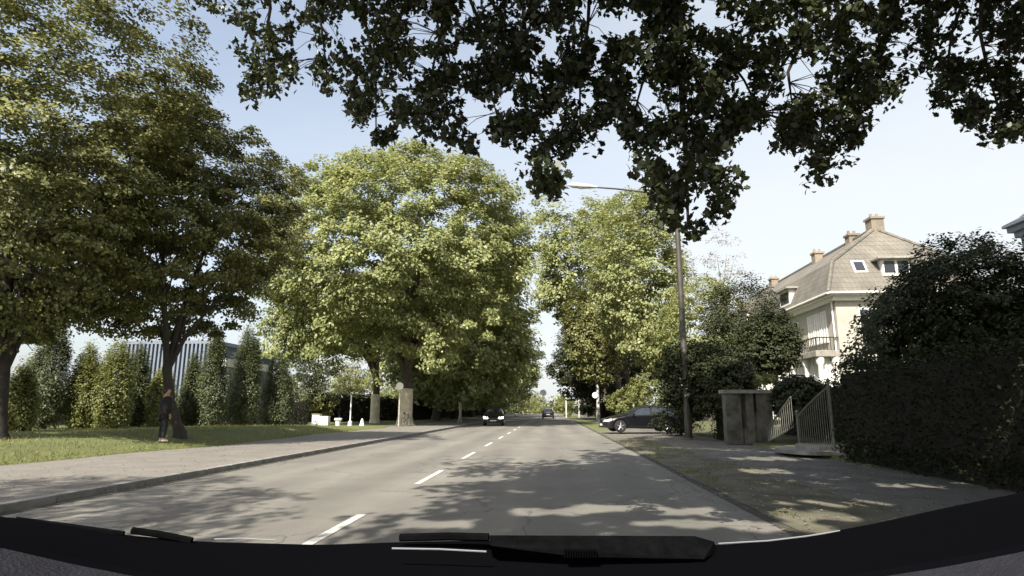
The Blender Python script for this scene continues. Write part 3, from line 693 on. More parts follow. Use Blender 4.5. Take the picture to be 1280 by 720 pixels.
hedge('hedge', 'dark hedge along the far right pavement', [(8.4, 76), (8.4, 130), (8.2, 210)], 2.2, 1.2, M['leaf_hedge'], 12, .32, 73)

# ------------------------------------------------------------------ right side planting
GR = 'garden trees and bushes on the right'
q = P(806, 492, 41)
for i, (px, py, rp, Y, mt, lb) in enumerate([(805, 488, 17, 43, 'leaf_yellow', 'bright green bush directly behind the roof of the dark parked car'),
        (775, 503, 13, 46, 'leaf_yellow', 'low bright bush above the bonnet of the dark parked car'),
        (850, 517, 25, 33, 'leaf_hedge', 'mid green bush at the rear of the dark parked car')]):
    q = P(px, py, Y); rr = rp * Y / F; bush(lb, (q.x, Y, q.z), (rr * 1.2, rr, rr * 1.1), 100, M[mt], 80 + i, .11, rr * .3, group=GR)
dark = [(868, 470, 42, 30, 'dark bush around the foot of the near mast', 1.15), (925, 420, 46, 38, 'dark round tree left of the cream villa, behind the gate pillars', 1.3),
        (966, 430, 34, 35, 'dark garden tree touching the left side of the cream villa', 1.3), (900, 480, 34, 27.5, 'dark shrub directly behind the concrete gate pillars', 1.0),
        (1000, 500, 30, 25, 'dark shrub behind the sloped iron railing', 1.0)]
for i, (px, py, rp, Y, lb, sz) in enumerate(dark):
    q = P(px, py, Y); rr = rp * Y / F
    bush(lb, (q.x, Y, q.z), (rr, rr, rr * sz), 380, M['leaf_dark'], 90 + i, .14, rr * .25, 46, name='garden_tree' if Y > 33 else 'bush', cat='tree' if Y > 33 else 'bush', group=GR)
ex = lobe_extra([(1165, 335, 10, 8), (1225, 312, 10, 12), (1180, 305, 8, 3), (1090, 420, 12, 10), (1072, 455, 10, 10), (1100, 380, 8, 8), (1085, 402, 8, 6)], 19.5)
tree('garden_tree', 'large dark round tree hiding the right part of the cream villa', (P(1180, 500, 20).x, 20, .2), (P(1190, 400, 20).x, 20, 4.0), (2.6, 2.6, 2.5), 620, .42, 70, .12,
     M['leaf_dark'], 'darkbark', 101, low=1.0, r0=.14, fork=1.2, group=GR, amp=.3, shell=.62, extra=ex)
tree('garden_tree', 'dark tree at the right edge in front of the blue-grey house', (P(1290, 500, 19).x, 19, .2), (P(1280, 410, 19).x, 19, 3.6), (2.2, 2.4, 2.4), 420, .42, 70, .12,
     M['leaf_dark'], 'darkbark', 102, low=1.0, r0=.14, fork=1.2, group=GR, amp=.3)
bush('yellow-green bush spilling over the top of the concrete gate pillars', tuple(P(938, 474, 27.2)), (1.05, .6, .28), 70, M['leaf_yellow'], 103, .1, .2, 30, group=GR)
hedge('hedge', 'tall dark hedge along the right pavement from the gate to the frame edge', [(8.35, 17.2), (8.3, 9.5), (8.3, 2)], 2.3, 1.3, M['leaf_hedge'], 260, .085, 110)
hedge('hedge', 'dark hedge between the gate pillars and the parked car', [(8.0, 29.4), (8.0, 27.6)], 2.2, 1.1, M['leaf_hedge'], 160, .1, 111)
hedge('ivy_border', 'dark ivy at the foot of the tall hedge', [(7.75, 17), (7.68, 3)], .35, .3, M['leaf_hedge'], 300, .08, 112, cat='ivy')

# gate pillars and wall
hedge('hedge', 'dark garden hedge behind the iron railing and the gate pillars', [(10.6, 17.5), (11.2, 30)], 2.0, 1.2, M['leaf_hedge'], 110, .1, 113, z0=.3)
t = thing('gate_wall', 'grey concrete gate pillars with a flat capped wall and openings', 'gate wall')
A = G(908, 553, .1); Bq = G(966, 553, .1)
def slab(m, p, q, z0, z1, th=.3):
    d = (q - p).normalized(); n_ = Vector((-d.y, d.x, 0)) * th / 2
    r0 = [p - n_, q - n_, q + n_, p + n_]; lo = [(v.x, v.y, z0) for v in r0]; hi = [(v.x, v.y, z1) for v in r0]
    m.poly(lo).poly(hi); [m.poly([lo[i], lo[(i + 1) % 4], hi[(i + 1) % 4], hi[i]]) for i in range(4)]; return m
A.z = Bq.z = 0; Dv = (Bq - A); zT = P(930, 488, A.y).z
for k, (u0, u1) in enumerate(((0, .33), (.44, .60), (.68, 1.0))):
    slab(MB(), A + Dv * u0, A + Dv * u1, .05, zT - .12, .42).build('pillar', M['concrete'], t, bevel=.02)
slab(MB(), A + Dv * .33, A + Dv * .44, .05, .62, .3).build('low_wall', M['concrete'], t)
slab(MB(), A + Dv * .60, A + Dv * .68, .05, 1.25, .3).build('low_wall', M['concrete'], t)
slab(MB(), A - Dv * .05, A + Dv * 1.05, zT - .118, zT + .02, .56).build('coping', M['stone'], t, bevel=.02)
# sloped iron railings either side of the garden steps
t = thing('garden_gate', 'pale iron railing gate with a sloping top above the stone step', 'gate')
A = G(1000, 562, .12); Bq = G(1044, 568, .12); A.z = Bq.z = 0
za, zb = P(990, 522, A.y).z, P(1042, 483, Bq.y).z
m = MB(); n = 17
for k in range(n):
    u = k / (n - 1); p = A.lerp(Bq, u); zt_ = za + (zb - za) * u ** .85; m.tube([(p.x, p.y, .28), (p.x, p.y, zt_ + .05)], .011, 6)
m.build('bars', M['iron'], t)
m = MB(); m.tube([(A.x, A.y, .3), (Bq.x, Bq.y, .3)], .022, 6)
m.tube([(A.lerp(Bq, k / 8).x, A.lerp(Bq, k / 8).y, za + (zb - za) * (k / 8) ** .85) for k in range(9)], .026, 6); m.build('rails', M['iron'], t, True)
for p, z in ((A, za), (Bq, zb)):
    m = MB(); m.tube([(p.x, p.y, .1), (p.x, p.y, z + .12)], .04, 8).lathe((p.x, p.y, z + .12), (0, 0, 1), [(0, .05), (.06, .06), (.12, .01)], 8); m.build('post', M['iron'], t)
t = thing('stair_railing', 'dimmer iron handrail sloping behind the garden gate', 'railing')
A2 = A + Vector((-.2, 2.2, 0)); B2 = Bq + Vector((-.1, 2.6, 0)); za2, zb2 = P(985, 536, A2.y).z, P(1020, 496, B2.y).z
m = MB()
for k in range(14):
    u = k / 13; p = A2.lerp(B2, u); m.tube([(p.x, p.y, .25 + u * .5), (p.x, p.y, za2 + (zb2 - za2) * u)], .011, 6)
m.build('bars', M['iron'], t); m = MB(); m.tube([(A2.x, A2.y, za2), (B2.x, B2.y, zb2)], .026, 6).tube([(A2.x, A2.y, .3), (B2.x, B2.y, .8)], .02, 6); m.build('handrail', M['iron'], t, True)
t = thing('garden_steps', 'rounded pale stone steps at the foot of the iron gate', 'steps', (A.lerp(Bq, .5).x, A.lerp(Bq, .5).y, 0))
for (r_, z0, z1, dx) in ((1.25, .1, .2, -.25), (.85, .2, .32, .1)):
    m = MB(); pts = [(dx + math.cos(a_) * r_ * .6 - .1, math.sin(a_) * r_) for a_ in [math.pi * (.5 + k / 14) for k in range(15)]] + [(.6, -r_), (.6, r_)]
    m.poly([(x, y, z1) for x, y in pts]); n = len(pts)
    for k in range(n): p1, p2 = pts[k], pts[(k + 1) % n]; m.poly([(p1[0], p1[1], z0), (p2[0], p2[1], z0), (p2[0], p2[1], z1), (p1[0], p1[1], z1)])
    m.build('step', M['stone'], t, bevel=.02)
t = MB(); q = G(1063, 556, .12); t.box(-.35, -.2, 0, .35, .2, .16); t.v = [(x * (1 if z < .1 else .82), y * (1 if z < .1 else .8) + .02 * x, z + .03 * y) for x, y, z in t.v]
o = t.build('stone_block', M['stone'], None, loc=(q.x, q.y, .1), bevel=.03); tag(o, 'small pale stone block right of the gate steps', 'stone')

# ------------------------------------------------------------------ masts
t = thing('lamp_mast', 'near dark steel lamp mast with a long arm reaching over the road', 'street lamp')
q = G(861, 547, .1); Y = q.y; zA = P(846, 246, Y).z
m = MB(); m.lathe((q.x, Y, .08), (0, 0, 1), [(0, .2), (.1, .2), (.12, .17), (1.3, .165), (1.35, .15), (zA - .3, .115), (zA + .1, .10)], 14); m.build('mast', M['steel'], t, True)
m = MB(); m.box(q.x - .06, Y - .175, 1.0, q.x + .06, Y - .15, 1.5); m.build('service_door', M['steel'], t)
hd = P(742, 234, Y); hd2 = P(710, 231, Y)
m = MB(); m.tube([(q.x, Y, zA - .1), (q.x - .35, Y, zA + .08), P(805, 240, Y), P(770, 236, Y), hd], [.06, .055, .05, .045, .04], 8); m.build('arm', M['steel'], t, True)
m = MB(); m.box(q.x - .13, Y - .2, zA - .25, q.x + .13, Y + .13, zA - .02); m.build('clamp', M['steel'], t, bevel=.02)
dx = hd - hd2; m = MB(); m.tube([hd + dx * .15, hd, hd - dx * .35, hd - dx * .8, hd2], [.05, .10, .15, .14, .04], 12); m.v = [(x, y, z if z > hd.z - .02 - (hd.x - x) * -.0 else hd.z - (hd.z - z) * .6) for x, y, z in m.v]
hh = m.build('lamp_head', M['palemast'], t, True)
m = MB(); m.tube([hd - dx * .2 - Vector((0, 0, .05)), hd - dx * .5 - Vector((0, 0, .07)), hd2 + dx * .1 - Vector((0, 0, .03))], [.05, .10, .04], 10); m.build('lamp_glass', M['lampglass'], hh, True)
s = MB(); z = P(860, 491, Y - .2).z; s.box(q.x - .13, Y - .25, z - .2, q.x + .13, Y - .17, z + .22); s.build('switch_box', M['palemast'], t, bevel=.02)

t = thing('lamp_mast', 'far pale lamp post with a small white sign, beside the dark parked car', 'street lamp')
q = G(748, 523, .1); q = P(748, 523, 78); Y = 78; zt = P(746, 436, Y).z
m = MB(); m.lathe((q.x, Y, 0), (0, 0, 1), [(0, .24), (1.5, .22), (1.6, .19), (zt, .10)], 12); m.build('mast', M['palemast'], t, True)
m = MB(); m.tube([(q.x, Y, zt), (q.x - .5, Y, zt + .6), (q.x - 2.2, Y, zt + .9)], [.08, .07, .06], 8); m.build('arm', M['palemast'], t, True)
m = MB(); m.tube([(q.x - 2.1, Y, zt + .9), (q.x - 2.5, Y, zt + .93), (q.x - 3.0, Y, zt + .93)], [.08, .16, .06], 8); m.build('lamp_head', M['palemast'], t, True)
s = P(744, 494, 77.7); m = MB(); m.lathe((s.x, 77.72, s.z), (0, -1, 0), [(0, .38), (.04, .38)], 20); m.build('sign_plate', M['signwhite'], t)
for (px, y1, y0, Y, lb) in ((708, 470, 521, 110, 'slim pale post right of the distant car'), (724, 496, 520, 105, 'short pale post at the corner of the dark clipped bush')):
    a_ = P(px, y0, Y); b_ = P(px, y1, Y); m = MB(); m.lathe((0, 0, 0), (0, 0, 1), [(0, .16), (.2, .14), (b_.z, .09)], 8)
    o = m.build('post', M['palemast'], None, True, loc=(a_.x, Y, 0)); tag(o, lb, 'post')

# round signs
def round_sign(label, px, py, rpx, Y, ring, inner=None):
    c = P(px, py, Y); r_ = rpx * Y / F; t = thing('road_sign', label, 'sign', (c.x, Y, 0))
    MB().lathe((0, 0, 0), (0, 0, 1), [(0, .045), (c.z + r_, .04)], 8).build('pole', M['palemast'], t, True)
    MB().lathe((0, -.05, c.z), (0, -1, 0), [(0, r_), (.03, r_)], 28).build('sign_face', M[ring], t)
    MB().lathe((0, -.082, c.z), (0, -1, 0), [(0, r_ * .8), (.006, r_ * .8)], 28).build('sign_centre', M[inner or 'signwhite'], t)
    return t
round_sign('white round sign in front of the pale plane trunk', 500, 482.5, 4.6, 47, 'signwhite')
round_sign('white round sign hanging over the far end of the road', 679, 491, 4.0, 130, 'signwhite')
# young tree with a stake
q = P(573, 525, 62)
t = tree('young_tree', 'young tree with narrow crown and pale stake beside the oncoming car', (q.x, 62, 0), (q.x + .3, 62, 3.3), (.85, .8, 1.25), 45, .3, 30, .18, M['leaf_yellow'], 'pale_sunlit_bark', 120, low=1, r0=.07, fork=1.6, nlimb=4)
MB().tube([(.25, 0, 0), (.25, 0, 2.0)], .05, 8).build('stake', M['palemast'], t)

# small white things on the verge left
def on_verge(px, py, Y): q = P(px, 530, Y); return (q.x, Y, .08)
Y = 46; s = Y / F
x, y, z = on_verge(401, 0, Y); t = thing('utility_cabinet', 'white utility cabinet with a stepped top on the left verge', 'cabinet', (x, y, z))
MB().box(-10.5 * s, -.2, 0, -1 * s, .3, 15 * s).build('body', M['white'], t, bevel=.02)
MB().box(-.9 * s, -.22, .12, 10 * s, .28, 13 * s).box(1 * s, -.225, .2, 9 * s, -.221, 12 * s).build('side_unit', M['white'], t)
MB().box(-10.8 * s, -.25, 15 * s, -.6 * s, .33, 16 * s).build('lid', M['stone'], t)
MB().box(-9.8 * s, -.215, .08, -2 * s, -.203, 13.5 * s).build('door', M['curtain'], t)
x, y, z = on_verge(422.5, 0, Y); t = thing('litter_bin', 'white litter bin with wide rim between cabinet and thin pole', 'bin', (x, y, z))
MB().lathe((0, 0, 0), (0, 0, 1), [(0, .16), (.3, .19), (.5, .22)], 14).build('body', M['white'], t, True); MB().lathe((0, 0, .5), (0, 0, 1), [(0, .29), (.1, .29), (.14, .24), (.15, .02)], 14).build('rim', M['white'], t, True)
x, y, z = on_verge(437.5, 0, Y); t = thing('marker_pole', 'thin white pole with a thick white foot on the left verge', 'pole', (x, y, z))
MB().lathe((0, 0, 0), (0, 0, 1), [(0, .17), (.4, .15), (.45, .05), (2.35, .045)], 10).build('pole', M['white'], t, True); MB().lathe((0, 0, 2.3), (0, 0, 1), [(0, .06), (.06, .06)], 10).build('cap', M['stone'], t)
x, y, z = on_verge(452.5, 0, Y); t = thing('bollard', 'small white tapered bollard left of the pale trunk', 'bollard', (x, y, z))
MB().lathe((0, 0, 0), (0, 0, 1), [(0, .22), (.15, .18), (.5, .09), (.62, .03)], 10).build('body', M['white'], t, True); MB().lathe((0, 0, -.02), (0, 0, 1), [(0, .27), (.06, .27)], 12).build('foot', M['stone'], t)

# bicycle leaning at the pale trunk, seen nearly end on
q = P(503, 531, 46.5)
t = thing('bicycle', 'bicycle seen from behind parked in front of the pale plane trunk', 'bicycle', (q.x + .1, 47.2, .1), R(78))
for x in (-.53, .53):
    m = MB(); m.tube([(x + .34 * math.cos(a_), 0, .35 + .34 * math.sin(a_)) for a_ in [2 * math.pi * k / 24 for k in range(25)]], .02, 6, False); wh = m.build('wheel', M['tyre'], t, True)
    m = MB(); [m.tube([(x, 0, .35), (x + .32 * math.cos(a_), 0, .35 + .32 * math.sin(a_))], .003, 4) for a_ in [2 * math.pi * k / 12 for k in range(12)]]; m.build('spokes', M['rim'], wh)
m = MB(); P0, P1, P2, P3, P4 = (-.53, 0, .35), (-.08, 0, .33), (-.22, 0, .85), (.38, 0, .88), (.53, 0, .35)
for a_, b_ in ((P0, P1), (P1, P2), (P1, P3), (P2, P3), (P0, P2), (P3, P4)): m.tube([a_, b_], .018, 6)
m.tube([P3, (.34, 0, 1.05)], .015, 6).tube([P2, (-.25, 0, .95)], .014, 6); m.build('frame', M['steel'], t, True)
MB().tube([(.22, -.3, 1.06), (.34, -.2, 1.08), (.36, 0, 1.06), (.34, .2, 1.08), (.22, .3, 1.06)], .014, 6).build('handlebar', M['rim'], t, True)
MB().tube([(-.40, 0, .97), (-.3, 0, .98), (-.12, 0, .97)], [.09, .07, .025], 8).build('saddle', M['plastic'], t, True)
MB().lathe((-.08, -.06, .33), (0, 1, 0), [(0, .09), (.02, .09)], 12).build('chainring', M['rim'], t)

# ------------------------------------------------------------------ cars
def lerp_tab(tab, x):
    xs_, ys_ = zip(*tab); return float(np.interp(x, xs_, ys_))
def make_car(name, label, L, W, H, paint, loc, rz, lit=False, wagon=True, group=None):
    """nose at +x; origin on the ground at the middle"""
    t = thing(name, label, 'car', loc, rz, group); h = W / 2; k = H / 1.45; l = L / 4.7
    top = [(0, .56), (.06, .68), (.22, .76), (.6, .85), (1.15, .95), (1.35, 1.03), (1.95, 1.33), (2.25, 1.42), (2.8, 1.45), (3.5, 1.43), (4.0, 1.37), (4.3, 1.28), (4.52, 1.02), (4.62, .95), (4.7, .80)]
    if not wagon: top = [(0, .56), (.06, .70), (.25, .80), (.9, .95), (1.3, 1.08), (1.9, 1.38), (2.3, 1.45), (3.2, 1.45), (3.9, 1.40), (4.35, 1.30), (4.6, 1.0), (4.68, .92), (4.7, .80)]
    belt = [(0, .52), (.1, .62), (.6, .76), (1.2, .89), (2.5, .93), (4.3, .97), (4.62, .90), (4.7, .76)]
    wid = [(0, .60), (.08, .78), (.25, .91), (.7, .99), (2.3, 1.0), (4.0, .99), (4.4, .94), (4.6, .88), (4.7, .80)]
    wx = [.88, 3.62]; wr_ = .335
    st = sorted(set([0, .03, .08, .16, .25, .35, .45] + [w_ + d for w_ in wx for d in (-.42, -.38, -.33, -.26, -.18, -.09, 0, .09, .18, .26, .33, .38, .42)] + list(np.arange(1.35, 3.2, .14)) + [1.95, 4.1, 4.2, 4.3, 4.4, 4.5, 4.56, 4.62, 4.67, 4.7]))
    def sec(x):
        zt = lerp_tab(top, x) * k; zb = min(lerp_tab(belt, x) * k, zt - .02); w_ = lerp_tab(wid, x) * h
        zl = .22 + .1 * max(0, 1 - x / .25) + .1 * max(0, (x - 4.45) / .25); za_ = zl
        for c_ in wx:
            d = abs(x - c_)
            if d < .40: za_ = max(za_, .33 + math.sqrt(.40 ** 2 - d * d))
        gh = max(0, zt - zb); tum = .30 * min(1, gh / .45) + .03
        wr = w_ - h * tum if gh > .1 else w_ * .92
        za_ = min(za_, zb - .06)
        return [(0, zl), (w_ * .80, zl), (w_ * .80, za_), (w_ * .97, za_), (w_, (za_ * .5 + zb * .5)), (w_ * .985, zb - .03), (w_ * .95, zb), (wr + (w_ * .95 - wr) * .5, zb + gh * .5), (wr + .02, zt - gh * .14 - .005), (wr * .86, zt - .012 - .02 * (gh > .1)), (wr * .5, zt), (0, zt + .008)]
    def X(x): return (L / 2) - x * l
    rows = []
    for x in st:
        s_ = sec(x); rows.append([(X(x), y, z) for y, z in s_] + [(X(x), -y, z) for y, z in reversed(s_[:-1])])
    m = MB(); m.sheet(rows); m.poly(rows[0]); m.poly(rows[-1]); body = m.build('body', paint, t, True)
    def side(x, f, s, off=.006):            # a point on the glass band of the side
        s_ = sec(x); a_, b_, c_ = s_[6], s_[7], s_[8]
        y, z = (a_[0] + (b_[0] - a_[0]) * f * 2, a_[1] + (b_[1] - a_[1]) * f * 2) if f < .5 else (b_[0] + (c_[0] - b_[0]) * (f * 2 - 1), b_[1] + (c_[1] - b_[1]) * (f * 2 - 1))
        return (X(x), s * (y + off), z + off * .4)
    for s in (1, -1):
        for (a_, b_, c_, d_) in ((1.55, 2.62, 1.95, 2.62), (2.70, 3.58, 2.70, 3.58), (3.66, 4.32, 3.66, 4.12)):
            m = MB(); g_ = []
            for f in (.06, .5, .94):
                g_.append([side(a_ + (b_ - a_) * u + ((c_ - a_) * (1 - u) + (d_ - b_) * u) * f, f, s) for u in np.linspace(0, 1, 9)])
            m.sheet(g_); m.build('side_window', M['carglass'], t, True)
        for xd in (1.5, 2.66, 3.55):
            pass
        for xd in (2.35, 3.2): m = MB(); m.box(X(xd) - .1, s * (h + .005) - .015, .80 * k, X(xd) + .08, s * (h + .005) + .015, .83 * k); m.build('door_handle', paint, t, bevel=.006)
        m = MB(); m.tube([(X(1.62), s * (h - .06), .93 * k), (X(1.60), s * (h + .08), .98 * k), (X(1.62), s * (h + .17), .98 * k)], [.03, .07, .05], 8); m.build('mirror', paint, t, True)
        m = MB(); m.tube([(X(x_), s * (sec(x_)[4][0] + .004), .30) for x_ in (1.4, 2.2, 3.1)], .014, 6); m.build('sill_trim', M['trimline'] if False else M['plastic'], t)
    def cap_glass(x0, x1, nm):
        m = MB(); g_ = []
        for x in np.linspace(x0, x1, 7):
            s_ = sec(x); pts = [(X(x), s_[9][0] * .98, s_[9][1]), (X(x), s_[10][0], s_[10][1]), (X(x), 0, s_[11][1])]
            r_ = pts + [(p_[0], -p_[1], p_[2]) for p_ in reversed(pts[:-1])]
            dxs = .012 if x0 < 2 else -.012
            g_.append([(p_[0] + dxs, p_[1], p_[2] + .008) for p_ in r_])
        m.sheet(g_); m.build(nm, M['carglass'], t, True)
    cap_glass(1.34, 2.02, 'windscreen'); cap_glass(4.28, 4.54, 'rear_window')
    for x in wx:
        for s in (1, -1):
            cy = s * (h - .11); m = MB()
            m.lathe((X(x), cy - s * .1, wr_), (0, s, 0), [(0, .22), (0.005, .30), (.03, wr_), (.16, wr_), (.20, .30), (.205, .235)], 28); ty = m.build('wheel', M['tyre'], t, True)
            m = MB(); m.lathe((X(x), cy + s * .06, wr_), (0, s, 0), [(0, .236), (.04, .236), (.045, .215), (.02, .2)], 28)
            for q_ in range(5):
                a_ = 2 * math.pi * q_ / 5 + .3; c_, s2 = math.cos(a_), math.sin(a_)
                m.tube([(X(x) + c_ * .03, cy + s * .088, wr_ + s2 * .03), (X(x) + c_ * .21, cy + s * .092, wr_ + s2 * .21)], [.045, .03], 6)
            m.lathe((X(x), cy + s * .07, wr_), (0, s, 0), [(0, .06), (.035, .055)], 12); m.build('rim', M['rim'], ty, True)
    for s in (1, -1):
        m = MB(); g_ = []
        for x, zlo, zhi in ((.05, .58, .67), (.14, .58, .69), (.28, .60, .72), (.42, .65, .74)):
            w_ = lerp_tab(wid, x) * h; y0 = max(.45, w_ - .26 if x < .2 else w_ - .1)
            g_.append([(X(x) + .015, s * y0, (zhi + .012) * k), (X(x) + .02, s * (w_ + .008), zhi * k * .985), (X(x) + .02, s * (w_ + .012), zlo * k)])
        m.sheet(g_); m.poly([(X(.0) + .012, s * .44, .57 * k), (X(.03) + .016, s * h * .80, .57 * k), (X(.04) + .018, s * h * .80, .67 * k), (X(0) + .012, s * .48, .645 * k)])
        m.build('headlight', M['lit' if lit else 'lens'], t, True)
        m = MB(); m.box(X(4.7) - .012, s * h * .5, .78 * k, X(4.7) + .02, s * h * .80, .90 * k).box(X(4.69), s * h * .80, .78 * k, X(4.48), s * (h * .95), .92 * k); m.build('tail_light', M['red'], t, bevel=.01)
    m = MB(); m.box(X(0) - .02, -.38, .40 * k, X(0) + .014, .38, .56 * k); [m.box(X(0) + .014, -.37, z, X(0) + .022, .37, z + .012) for z in (.43 * k, .47 * k, .51 * k)]; m.build('grille', M['plastic'], t)
    m = MB(); m.box(X(0) - .02, -h * .7, .25 * k, X(0) + .012, h * .7, .34 * k); m.build('lower_intake', M['plastic'], t)
    MB().box(X(0) + .02, -.26, .355 * k, X(0) + .03, .26, .355 * k + .11).build('number_plate', M['plate'], t)
    MB().box(X(4.7) - .03, -.26, .55 * k, X(4.7) - .016, .26, .55 * k + .11).build('rear_plate', M['yplate'], t)
    MB().box(X(4.66) - .05, -h * .86, .30 * k, X(4.66), h * .86, .50 * k).build('rear_bumper', M['plastic'], t, bevel=.02)
    MB().tube([(X(2.1), h * .58, 1.42 * k), (X(2.6), h * .59, 1.47 * k), (X(3.6), h * .59, 1.455 * k), (X(4.0), h * .58, 1.39 * k)], .016, 6).build('roof_rail', M['plastic'], t, True)
    MB().tube([(X(2.1), -h * .58, 1.42 * k), (X(2.6), -h * .59, 1.47 * k), (X(3.6), -h * .59, 1.455 * k), (X(4.0), -h * .58, 1.39 * k)], .016, 6).build('roof_rail', M['plastic'], t, True)
    return t
q = P(752, 541, 35.5)
make_car('parked_car', 'black estate car standing in the driveway, nose at the road', 4.7, 1.82, 1.46, M['black'], (q.x + 2.35, 36.2, .105), R(180 + 9))
q = P(615, 531, 53); make_car('oncoming_car', 'dark car coming towards the camera with headlights on', 4.3, 1.8, 1.50, M['black'], (q.x, 55, .004), R(-90 + 3), True, False)
q = P(685, 523, 93); make_car('distant_car', 'small dark car driving away far down the road', 4.3, 1.8, 1.55, M['navy'], (q.x, 95, .004), R(90), False, False)

# ------------------------------------------------------------------ person by the leaning tree
def skin_body(name, verts, edges, mat_, parent, root=0, sub=2):
    me = bpy.data.meshes.new(name); me.from_pydata([v[:3] for v in verts], edges, []); me.materials.append(mat_)
    o = bpy.data.objects.new(name, me); COL.objects.link(o); o.parent = parent
    md = o.modifiers.new('skin', 'SKIN'); md.use_smooth_shade = True
    for i, v in enumerate(verts):
        sv = me.skin_vertices[0].data[i]; r_ = v[3] if hasattr(v[3], '__len__') else (v[3], v[3]); sv.radius = r_; sv.use_root = i == root
    s = o.modifiers.new('sub', 'SUBSURF'); s.levels = sub; s.render_levels = sub
    return o
q = P(193, 545, 19.8)
t = thing('person', 'person in dark coat standing beside the leaning dark trunk', 'person', (q.x, 20.2, gz(q.x, 20.2)), R(138))
V = [(0, 0, .98, (.16, .12)), (0, 0, 1.15, (.15, .11)), (0, 0, 1.36, (.19, .12)), (0, 0, 1.47, (.12, .09)), (0, -.01, 1.54, .07), (0, -.02, 1.64, (.105, .12)), (0, -.02, 1.76, (.10, .12)),
     (.19, 0, 1.42, .065), (.25, .02, 1.15, .052), (.24, -.06, .92, .04), (-.19, 0, 1.42, .065), (-.25, .02, 1.15, .052), (-.22, -.10, .93, .04),
     (.10, 0, .88, .10), (.11, -.01, .5, .065), (.11, .02, .12, .045), (.12, -.12, .05, .04), (-.10, 0, .88, .10), (-.12, -.03, .5, .065), (-.13, .01, .12, .045), (-.14, -.13, .05, .04)]
E = [(0, 1), (1, 2), (2, 3), (3, 4), (4, 5), (5, 6), (3, 7), (7, 8), (8, 9), (3, 10), (10, 11), (11, 12), (0, 13), (13, 14), (14, 15), (15, 16), (0, 17), (17, 18), (18, 19), (19, 20)]
for s, wi in ((1, 9), (-1, 12)):
    w0 = V[wi]; pm = len(V); V.append((w0[0], w0[1] - .02, w0[2] - .07, (.035, .02))); E.append((wi, pm))
    for k, (ln, dx_) in enumerate(((.075, -.024), (.085, -.008), (.08, .008), (.062, .024))):
        a_ = len(V); V.append((w0[0] + .004, w0[1] - .02 + dx_, w0[2] - .11, .010)); V.append((w0[0] - s * .012, w0[1] - .03 + dx_, w0[2] - .11 - ln, .008)); E += [(pm, a_), (a_, a_ + 1)]
    a_ = len(V); V.append((w0[0] - s * .02, w0[1] - .06, w0[2] - .09, .010)); V.append((w0[0] - s * .03, w0[1] - .075, w0[2] - .13, .009)); E += [(pm, a_), (a_, a_ + 1)]
skin_body('body', V, E, M['skin'], t)
CV = [(0, .01, .66, (.26, .20)), (0, 0, 1.0, (.25, .19)), (0, 0, 1.2, (.25, .18)), (0, 0, 1.38, (.27, .19)), (0, .01, 1.50, (.17, .14)), (.20, 0, 1.43, .13), (.275, .02, 1.15, .11), (.255, -.06, .90, .085), (-.20, 0, 1.43, .13), (-.275, .02, 1.15, .11), (-.235, -.10, .92, .085)]
skin_body('coat', CV, [(0, 1), (1, 2), (2, 3), (3, 4), (3, 5), (5, 6), (6, 7), (3, 8), (8, 9), (9, 10)], M['coat'], t)
skin_body('trousers', [(0, .0, .88, (.16, .13)), (.10, 0, .82, .115), (.115, -.01, .5, .085), (.115, .02, .12, .07), (-.10, 0, .82, .115), (-.125, -.03, .5, .085), (-.135, .01, .12, .07)], [(0, 1), (1, 2), (2, 3), (0, 4), (4, 5), (5, 6)], M['trousers'], t)
for s in (1, -1): skin_body('shoe', [(s * .125, .05, .05, .05), (s * .13, -.06, .045, .05), (s * .135, -.17, .035, .042)], [(0, 1), (1, 2)], M['shoe'], t, 0, 1)
skin_body('hair', [(0, .02, 1.79, (.115, .12)), (0, .05, 1.70, (.12, .11)), (0, .065, 1.58, .08)], [(0, 1), (1, 2)], M['hair'], t)
for s in (1, -1): MB().lathe((s * .032, -.115, 1.70), (0, -1, 0), [(0, .012), (.006, .008)], 8).build('eye', M['white'], t)
MB().tube([(0, -.11, 1.69), (0, -.135, 1.665), (0, -.115, 1.655)], [.008, .016, .008], 6).build('nose', M['skin'], t, True)
MB().tube([(-.02, -.112, 1.63), (0, -.117, 1.628), (.02, -.112, 1.63)], .005, 5).build('mouth', M['signred'], t)

# ------------------------------------------------------------------ big tree above the camera
def bottom(px):
    kp = [(230, -5), (262, 8), (285, 22), (296, 60), (302, 110), (330, 132), (366, 128), (374, 66), (392, 70), (400, 112), (428, 110), (444, 160), (458, 178), (486, 176), (500, 150), (522, 150), (534, 176),
          (548, 168), (566, 176), (588, 188), (600, 165), (628, 172), (646, 192), (662, 212), (678, 236), (694, 238), (704, 200), (720, 186), (742, 180), (752, 150), (766, 135), (782, 172), (800, 200),
          (818, 232), (830, 276), (850, 288), (872, 296), (888, 262), (902, 262), (922, 240), (930, 215), (912, 190), (916, 150), (932, 158), (948, 174), (985, 176), (1002, 180), (1012, 214), (1026, 224), (1038, 196), (1056, 198),
          (1068, 184), (1082, 148), (1100, 130), (1126, 110), (1138, 82), (1146, 22), (1152, 24), (1160, 112), (1178, 132), (1208, 156), (1232, 172), (1266, 174), (1300, 160)]
    a_, b_ = zip(*kp); return np.interp(px, a_, b_)
